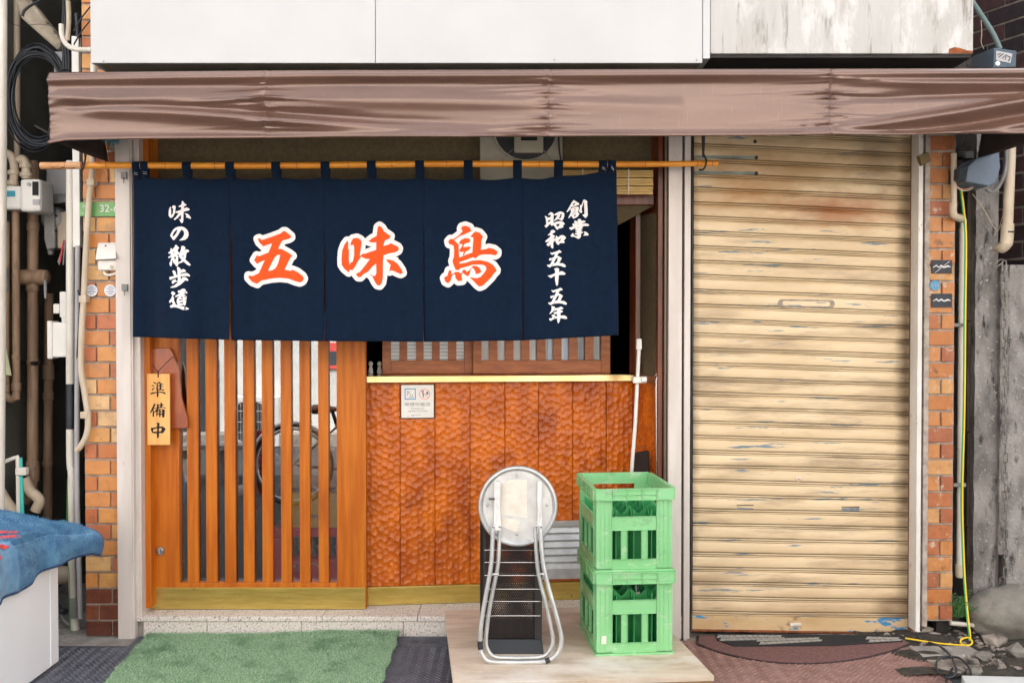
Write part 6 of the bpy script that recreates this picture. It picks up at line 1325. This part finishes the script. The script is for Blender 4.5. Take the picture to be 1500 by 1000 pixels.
for k in range(6):   # clutter under the awning right end
    x, y = 1352+random.Random(k).uniform(0, 60), 205+random.Random(k+9).uniform(0, 36)
    mb = MB(); s_ = random.Random(k+3).uniform(6, 14); PBOX(mb, x, x+s_*1.6, y, y+s_, .05+k*.02, .05); tag(make('bracket_block', mb, black_metal, bevel=.003), ['rusty dark bracket lump under the awning near the shutter top right', 'dark iron lump beside the first one under the awning right end', 'small dark fitting above the right tile pier', 'dark fixing plate above the right tile pier', 'dark box shaped fitting under the awning near the blue grey box', 'dark iron remnant between shutter guide and blue grey box'][k], 'bracket')
mb = MB(); fr = [P(1346, 228, -.04), P(1360, 222, -.04), P(1364, 236, -.04), P(1350, 243, -.04)]; tag(make('strap_clip', mb.hexa(fr, [p+Vector((0, .03, 0)) for p in fr]), M('dull_gold', lin(110, 92, 56), rough=.5, metal=.3), bevel=.002), 'dull brass clip at the top of the shutter guide', 'clip')
TR = empty('transformer_box', P(1455, 100, -.4), 'dark blue grey transformer box standing on the right end of the awning', 'box')
YT = -.42
mb = MB(); fr = [P(1456, 70, YT), P(1489, 75, YT), P(1488, 98.5, YT), P(1455, 99.5, YT)]; mb.hexa(fr, [P(1424, 83, YT+.2), P(1460, 84, YT+.2), P(1462, 100, YT+.2), P(1424, 100, YT+.2)])
make('housing', mb, M('box_teal', lin(70, 88, 104), lin(56, 74, 90), scale=8, rough=.5), TR, bevel=.002)
fr = [P(1459, 74.5, YT-.003), P(1483, 79, YT-.003), P(1480, 93, YT-.003), P(1459, 88.5, YT-.003)]; make('label_plate', MB().hexa(fr, [p+Vector((0, .002, 0)) for p in fr]), grey_paint, TR)
mb = MB()
for pts in ([(1461, 80), (1466, 79)], [(1463, 84), (1470, 79)], [(1468, 86), (1474, 80), (1472, 88)], [(1475, 82), (1480, 84), (1477, 90)]): mb.tube([P(x, y, YT-.0045) for x, y in pts], .0015, 4)
make('lettering', mb, ink_black, TR)
q = P(1461, 93.5, YT); make('dial', MB().lathe((q.x, YT-.001, q.z), [(.009, .003), (.009, -.002), (.002, -.003)], 'y', 16), white_plastic, TR)
tubething('conduit', 'dark conduit leaning from the transformer box up to the top edge', 'conduit', [P(1465, 72, YT+.1), P(1452, 45, YT+.1), P(1420, -4, YT+.1), P(1400, -40, YT+.1)], .0095, M('teal_pipe', lin(96, 116, 116), rough=.5), 12)
tubething('wire', 'thin pale wire beside the leaning conduit at the top right', 'wire', [P(1437, 30, YT+.2), P(1438, 50, YT+.2), P(1437, 62, YT+.2), P(1441, 72, YT+.2)], .0016, beige_pipe, 5)
# chain
CH = empty('chain', P(1472, 850, .07), 'rusty steel chain hanging down the rough concrete wall into a hole', 'chain')
cm = M('chain_steel', lin(150, 148, 142), lin(112, 104, 96), scale=60, rough=.5, metal=.5, dirt=(lin(110, 78, 56), 30, (1, 1, 1), .58, .72))
def link(rot):
    mb = MB(); pts = [];
    for t in range(18):
        a = 2*math.pi*t/18; x, z = .0085*math.cos(a), .0085*math.sin(a)+(.0165 if math.sin(a) > 0 else -.0165)
        pts.append((x, 0, z) if not rot else (x*.35, x*.9, z))
    mb.tube(pts, .0030, 7, closed=True); o = make('link', mb, cm, CH, smooth=True)
    for v_ in o.data.vertices: v_.co += OFF[CH.name]
    return o
lk0, lk1 = link(0), link(1)
cpts = [P(1462, 388, .06), P(1467, 383, .055)]; top_ = P(1471, 390, .065); bot_ = P(1473, 838, .065)
nn = int((top_-bot_).length/.041)
for k in range(nn+1):
    q = top_+(bot_-top_)*(k/nn) + Vector((.002*math.sin(k*.7), 0, 0)); src = lk1 if k % 2 else lk0
    if k < 2: src.location = q-OFF[CH.name]
    else: inst(src, CH, q)
for k, (x, y) in enumerate(((1462, 386), (1470, 852), (1466, 862))):
    o = inst(lk0, CH, P(x, y, .07 if k == 0 else .12)); o.rotation_euler = (0, .9 if k == 0 else -.6, 0)
# boulder, rubble, weeds, stone slab
def blob(c, rx, ry, rz_, seed, n=4, rough_=.12):
    bm = bmesh.new(); bmesh.ops.create_icosphere(bm, subdivisions=n, radius=1); rr = random.Random(seed)
    from mathutils import noise as mn
    off = Vector((rr.uniform(0, 50), rr.uniform(0, 50), rr.uniform(0, 50))); mb = MB()
    for v in bm.verts:
        d = 1+rough_*2*mn.noise(v.co*1.2+off)+rough_*.6*mn.noise(v.co*3.5+off); p = v.co*d
        mb.v.append((c[0]+p.x*rx, c[1]+p.y*ry, c[2]+p.z*rz_))
    mb.f = [tuple(v.index for v in f_.verts) for f_ in bm.faces]; mb.mi = [0]*len(mb.f); bm.free(); return mb
c = P(1478, 898, -.02); tag(make('boulder', blob((c.x+.03, .03, c.z-.02), .20, .13, .115, 3), rock, smooth=True), 'large rounded grey boulder at the foot of the right wall', 'boulder')
def chunk(c, s, seed):
    bm = bmesh.new(); bmesh.ops.create_icosphere(bm, subdivisions=1, radius=1); rr = random.Random(seed); mb = MB()
    for v in bm.verts:
        k = rr.uniform(.65, 1.15); mb.v.append((c[0]+v.co.x*s*k*rr.uniform(.9, 1.5), c[1]+v.co.y*s*k, c[2]+v.co.z*s*k*.7))
    mb.f = [tuple(v.index for v in f_.verts) for f_ in bm.faces]; mb.mi = [0]*len(mb.f); bm.free(); return mb
labs = ['pale broken mortar lump below the shutter guide', 'reddish stone among the rubble under the right pier', 'grey stone beside the reddish one', 'broken concrete piece with white face under the boulder', 'dark rock in the lower right corner', 'small pale pebble near the yellow cable', 'angular stone at the foot of the right pier', 'dark wet stone right of the cable loop', 'pale concrete shard right of the cable loop', 'flat stone behind the grey slab', 'small dark pebble left of the boulder', 'grey lump beneath the tile pier corner']
spec = [((1357, 923), .034, rubble_m), ((1377, 921), .022, M('red_stone', lin(140, 90, 84), lin(90, 64, 60), rough=.9)), ((1366, 930), .030, rubble_m), ((1460, 938), .05, rubble_m), ((1490, 955), .06, rock), ((1385, 935), .012, rubble_m), ((1388, 915), .02, rubble_m), ((1440, 960), .04, rock), ((1462, 972), .035, rubble_m), ((1425, 985), .035, rock), ((1400, 925), .018, rock), ((1347, 927), .028, rubble_m)]
for k, ((x, y), s_, mt) in enumerate(spec):
    c = G(x, y, s_*.4); tag(make('stone', chunk((c.x, c.y, s_*.35), s_, 40+k), mt), labs[k], 'stone', 'stones in the rubble at the right')
rg = random.Random(11); mb = MB()
for k in range(420):
    x, y = rg.uniform(1.55, 2.5), rg.uniform(-.42, .12)
    if x < 1.62 and y < -.05: continue
    if y < -.1 and x < np.interp(y, [-.56, -.1], [1.74, 1.66]): continue
    s_ = rg.uniform(.004, .013); cc_ = chunk((x, y, .008+s_*.3), s_, k); n0 = len(mb.v); mb.v += cc_.v; mb.f += [tuple(i+n0 for i in f_) for f_ in cc_.f]; mb.mi += cc_.mi
o = make('gravel', mb, rubble_m, kind='stuff'); tag(o, 'grit and small gravel on the ground at the right', 'gravel')
mb = MB(); mb.grid(lambda u, v: Vector((1.50+1.2*u, -.50+.68*v, .006+.016*max(0, math.sin(u*13+v*7)*math.cos(v*11-u*5))+.03*max(0, v-.6)*(u > .15))), 50, 30); tag(make('ground', mb, soil, smooth=True, fix=False, kind='structure'))
fr = [G(1330, 945, .02), G(1420, 945, .02), G(1440, 957, .02), G(1352, 960, .02)]
tag(make('paving_slab', MB().hexa([p+Vector((0, 0, -.03)) for p in fr], fr), concrete, bevel=.004), 'broken pale concrete slab between tread plate and rubble', 'slab')
fr = [G(1352, 962, .012), G(1432, 962, .012), G(1440, 982, .012), G(1385, 985, .012)]
tag(make('paving_slab', MB().hexa([p+Vector((0, 0, -.03)) for p in fr], fr), rubble_m, bevel=.004), 'dark stained slab with the cable loop lying on it', 'slab')
fr = [G(1408, 988, .06), G(1500, 990, .06), G(1560, 1010, .06), G(1418, 1008, .06)]
tag(make('stone_slab', MB().hexa([p+Vector((0, 0, -.05)) for p in fr], fr), M('pale_slab', lin(196, 196, 194), lin(184, 184, 182), rough=.8), bevel=.004), 'smooth pale grey slab at the bottom right corner', 'slab')
tubething('pipe_stub', 'short white pipe lying by the earth cable', 'pipe', [G(1392, 912, .06), G(1426, 915, .05)], .010, pvc, 10)
wd_ = empty('weed', P(1404, 905, .04), 'small green fern like weed growing at the foot of the right pier', 'weed')
mb = MB(); rg = random.Random(2); lf = M('leaf_green', lin(72, 116, 52), lin(50, 92, 40), scale=60, rough=.6)
for s_ in range(9):
    b_ = P(1399+rg.uniform(0, 6), 905, .02); t_ = b_+Vector((rg.uniform(-.03, .05), rg.uniform(-.05, .0), rg.uniform(.05, .13)))
    mb.tube([b_, t_], .0008, 4)
    for k in range(8):
        q = b_+(t_-b_)*(k+1)/8
        for sg in (-1, 1):
            d = Vector((sg*.012, rg.uniform(-.006, .002), .006)); mb.add([q, q+d*.6+Vector((0, 0, .004)), q+d, q+d*.6-Vector((0, 0, .004))], [(0, 1, 2, 3)])
make('foliage', mb, lf, wd_, fix=False)
# ------------------------------------------------------------------ the far side of the street (mirrored in the door glass)
YO = RV(300, 600, 11.4).y
OB = empty('opposite_building', (0, YO-1, 0), 'plain white rendered building across the street, seen mirrored in the door glass', 'building')
make('wall', MB().box(-14, 14, YO-6, YO, -.1, 3.6), opp_wall, OB); make('wall', MB().box(-14, 14, YO-7, YO-1.5, 3.6, 5.6), opp_wall, OB)
a, b = RV(268, 660, 11.38), RV(300, 520, 11.38)
make('door', MB().box(a.x, b.x, YO-.02, YO+.03, 0, 2.1), M('far_door', lin(60, 62, 64), rough=.5), OB)
a, b = RV(303, 640, 11.38), RV(321, 527, 11.38); make('window', MB().box(a.x, b.x, YO-.02, YO+.02, a.z, b.z), M('far_window', lin(128, 132, 140), rough=.2), OB)
make('kerb', MB().box(-14, 14, YO+.001, YO+.35, -.02, .13), concrete, OB)
AC = empty('air_conditioner', (RV(378, 650, 11.0).x, RV(378, 650, 11.0).y, .03), 'white air conditioner outdoor unit across the street', 'air conditioner')
a, b = RV(338, 654, 11.0), RV(408, 581, 11.0); ya = a.y
make('case', MB().box(a.x, b.x, ya-.26, ya, a.z, b.z), white_plastic, AC, bevel=.008)
cx_, cz_ = a.x+(b.x-a.x)*.4, (a.z+b.z)/2; r0 = (b.z-a.z)*.42
make('fan_opening', MB().lathe((cx_, ya+.001, cz_), [(r0, 0), (r0, .003)], 'y', 40), black_plastic, AC)
mb = MB()
for k in range(14): x = a.x+.02+(b.x-a.x)*.78*k/13; mb.tube([(x, ya+.012, a.z+.03), (x, ya+.012, b.z-.03)], .002, 5)
for k in range(5): z = a.z+.04+(b.z-a.z-.08)*k/4; mb.tube([(a.x+.02, ya+.013, z), (a.x+(b.x-a.x)*.8, ya+.013, z)], .003, 5)
make('grille', mb, white_plastic, AC)
a, b = RV(478, 540, 11.35), RV(500, 502, 11.35); FS = empty('wall_sign', ((a.x+b.x)/2, YO+.03, a.z), 'dark sign with red bands on the wall across the street', 'sign')
make('panel', MB().box(a.x, b.x+.2, YO+.001, YO+.02, a.z+.04, b.z-.1), M('far_sign', lin(80, 84, 90), rough=.4), FS)
make('band', MB().box(a.x, b.x+.2, YO+.001, YO+.022, b.z-.099, b.z), ink_red, FS); make('band', MB().box(a.x, b.x+.2, YO+.001, YO+.022, a.z, a.z+.039), ink_red, FS)
# bicycle parked across the street
def BV(px, py, D=7.4): return RV(px, py, D)
BI_ = empty('bicycle', BV(429, 742), 'black and chrome city bicycle with brown saddle parked across the street', 'bicycle')
wc = BV(429, 681); rw = 60/F*7.4; wb = .90; fc = wc+Vector((wb, 0, 0)); chrome = steel_bright
for c_ in (wc, fc):
    ring = lambda r_, dy=0: [(c_.x+r_*math.cos(t*math.pi/24), c_.y+dy, c_.z+r_*math.sin(t*math.pi/24)) for t in range(48)]
    wl = make('wheel', MB().tube(ring(rw-.010), .012, 8, closed=True), black_plastic, BI_, smooth=True)
    make('rim', MB().tube(ring(rw-.036), .010, 6, closed=True), chrome, wl, smooth=True)
    mb = MB()
    for k in range(32): a = 2*math.pi*k/32; mb.tube([(c_.x, c_.y+(.02 if k % 2 else -.02), c_.z), (c_.x+(rw-.04)*math.cos(a), c_.y, c_.z+(rw-.04)*math.sin(a))], .0012, 4)
    make('spokes', mb, chrome, wl); make('hub', MB().tube([(c_.x, c_.y-.04, c_.z), (c_.x, c_.y+.04, c_.z)], .016, 10), chrome, wl)
    a0, a1 = (math.radians(20), math.radians(200)) if c_ is wc else (math.radians(-10), math.radians(150))
    mb = MB()
    for dy in (-.018, 0, .018): mb.tube([(c_.x+(rw+.016-abs(dy)*.3)*math.cos(a), c_.y+dy, c_.z+(rw+.016-abs(dy)*.3)*math.sin(a)) for a in np.linspace(a0, a1, 24)], .010, 6)
    make('mudguard', mb, white_plastic, BI_, smooth=True)
bbk = wc+Vector((.44, 0, -.04)); st_ = BV(487, 603); hd = fc+Vector((-.18, 0, .40)); hb = hd+Vector((-.04, 0, .20))
blk = M('bike_paint', lin(40, 42, 46), rough=.25)
make('frame', MB().tube([st_, bbk], .014, 10).tube([bbk, hd-Vector((0, 0, .08))], .016, 10).tube([st_+(bbk-st_)*.45, hd-Vector((0, 0, .02))], .014, 10).tube([bbk, wc], .009, 8).tube([st_+(bbk-st_)*.25, wc], .008, 8).tube([hd+Vector((.02, 0, -.1)), fc], .011, 8).tube([hd-Vector((-.02, 0, .1)), hb], .013, 10), blk, BI_, smooth=True)
sd_ = MB(); sd_.lathe(st_+Vector((-.02, 0, .02)), [(.03, -.16), (.085, -.12), (.09, -.05), (.05, .02), (.025, .11), (.005, .13)], 'x', 16); 
sd_.v = [(x, st_.y+(y-st_.y)*.85, st_.z+.02+(z-st_.z-.02)*.42) for x, y, z in sd_.v]; make('saddle', sd_, M('saddle_brown', lin(132, 84, 68), rough=.5), BI_, smooth=True)
make('handlebar', MB().tube(cr([hb+Vector((-.16, -.27, .0)), hb+Vector((-.05, -.22, .03)), hb, hb+Vector((-.05, .22, .03)), hb+Vector((-.16, .27, .0))], 6), .011, 8), chrome, BI_, smooth=True)
make('crank', MB().lathe(bbk+Vector((0, -.03, 0)), [(.08, -.003), (.08, .003)], 'y', 24).tube([bbk+Vector((0, -.04, 0)), bbk+Vector((.12, -.04, -.11))], .008, 8), chrome, BI_)
make('pedal', MB().box(bbk.x+.08, bbk.x+.17, bbk.y-.13, bbk.y-.045, bbk.z-.125, bbk.z-.10), black_plastic, BI_)
make('kickstand', MB().tube([wc+Vector((0, -.03, 0)), wc+Vector((-.12, -.14, -wc.z+.003))], .007, 8), chrome, BI_)
# things beside the bicycle in the mirror image
RJ = empty('red_flag', BV(388, 735, 8), 'red banner on a stand beside the bicycle across the street', 'banner')
a, b = BV(352, 735, 8), BV(398, 630, 8); mb = MB(); mb.grid(lambda u, v: Vector((a.x+(b.x-a.x)*(.25+.75*u*(1-.35*v)), a.y+.03*math.sin(u*7+v*3), a.z+(b.z-a.z)*v)), 16, 20); make('cloth', mb, ink_red if False else M('banner_red', lin(150, 30, 40), rough=.8), RJ, smooth=True, fix=False)
make('pole', MB().tube([(a.x+.03, a.y, 0), (a.x+.03, a.y, b.z+.1)], .01, 8), pvc, RJ); make('foot', MB().lathe((a.x+.03, a.y, 0), [(.12, 0), (.10, .05), (.02, .06)], 'z', 16), concrete, RJ)
TBn = empty('low_bench', BV(300, 722, 8.5), 'low dark plank bench with grey posts across the street', 'bench')
a, b = BV(258, 722, 8.5), BV(372, 700, 8.5); make('top', MB().box(a.x, b.x, a.y-.3, a.y, .28, .32), concrete, TBn); 
for t in (.1, .5, .9): x = a.x+(b.x-a.x)*t; make('leg', MB().box(x-.03, x+.03, a.y-.25, a.y-.05, 0, .2795), concrete, TBn)
make('shelf', MB().box(a.x+.02, b.x-.02, a.y-.24, a.y-.06, .10, .11), black_metal, TBn) if False else None
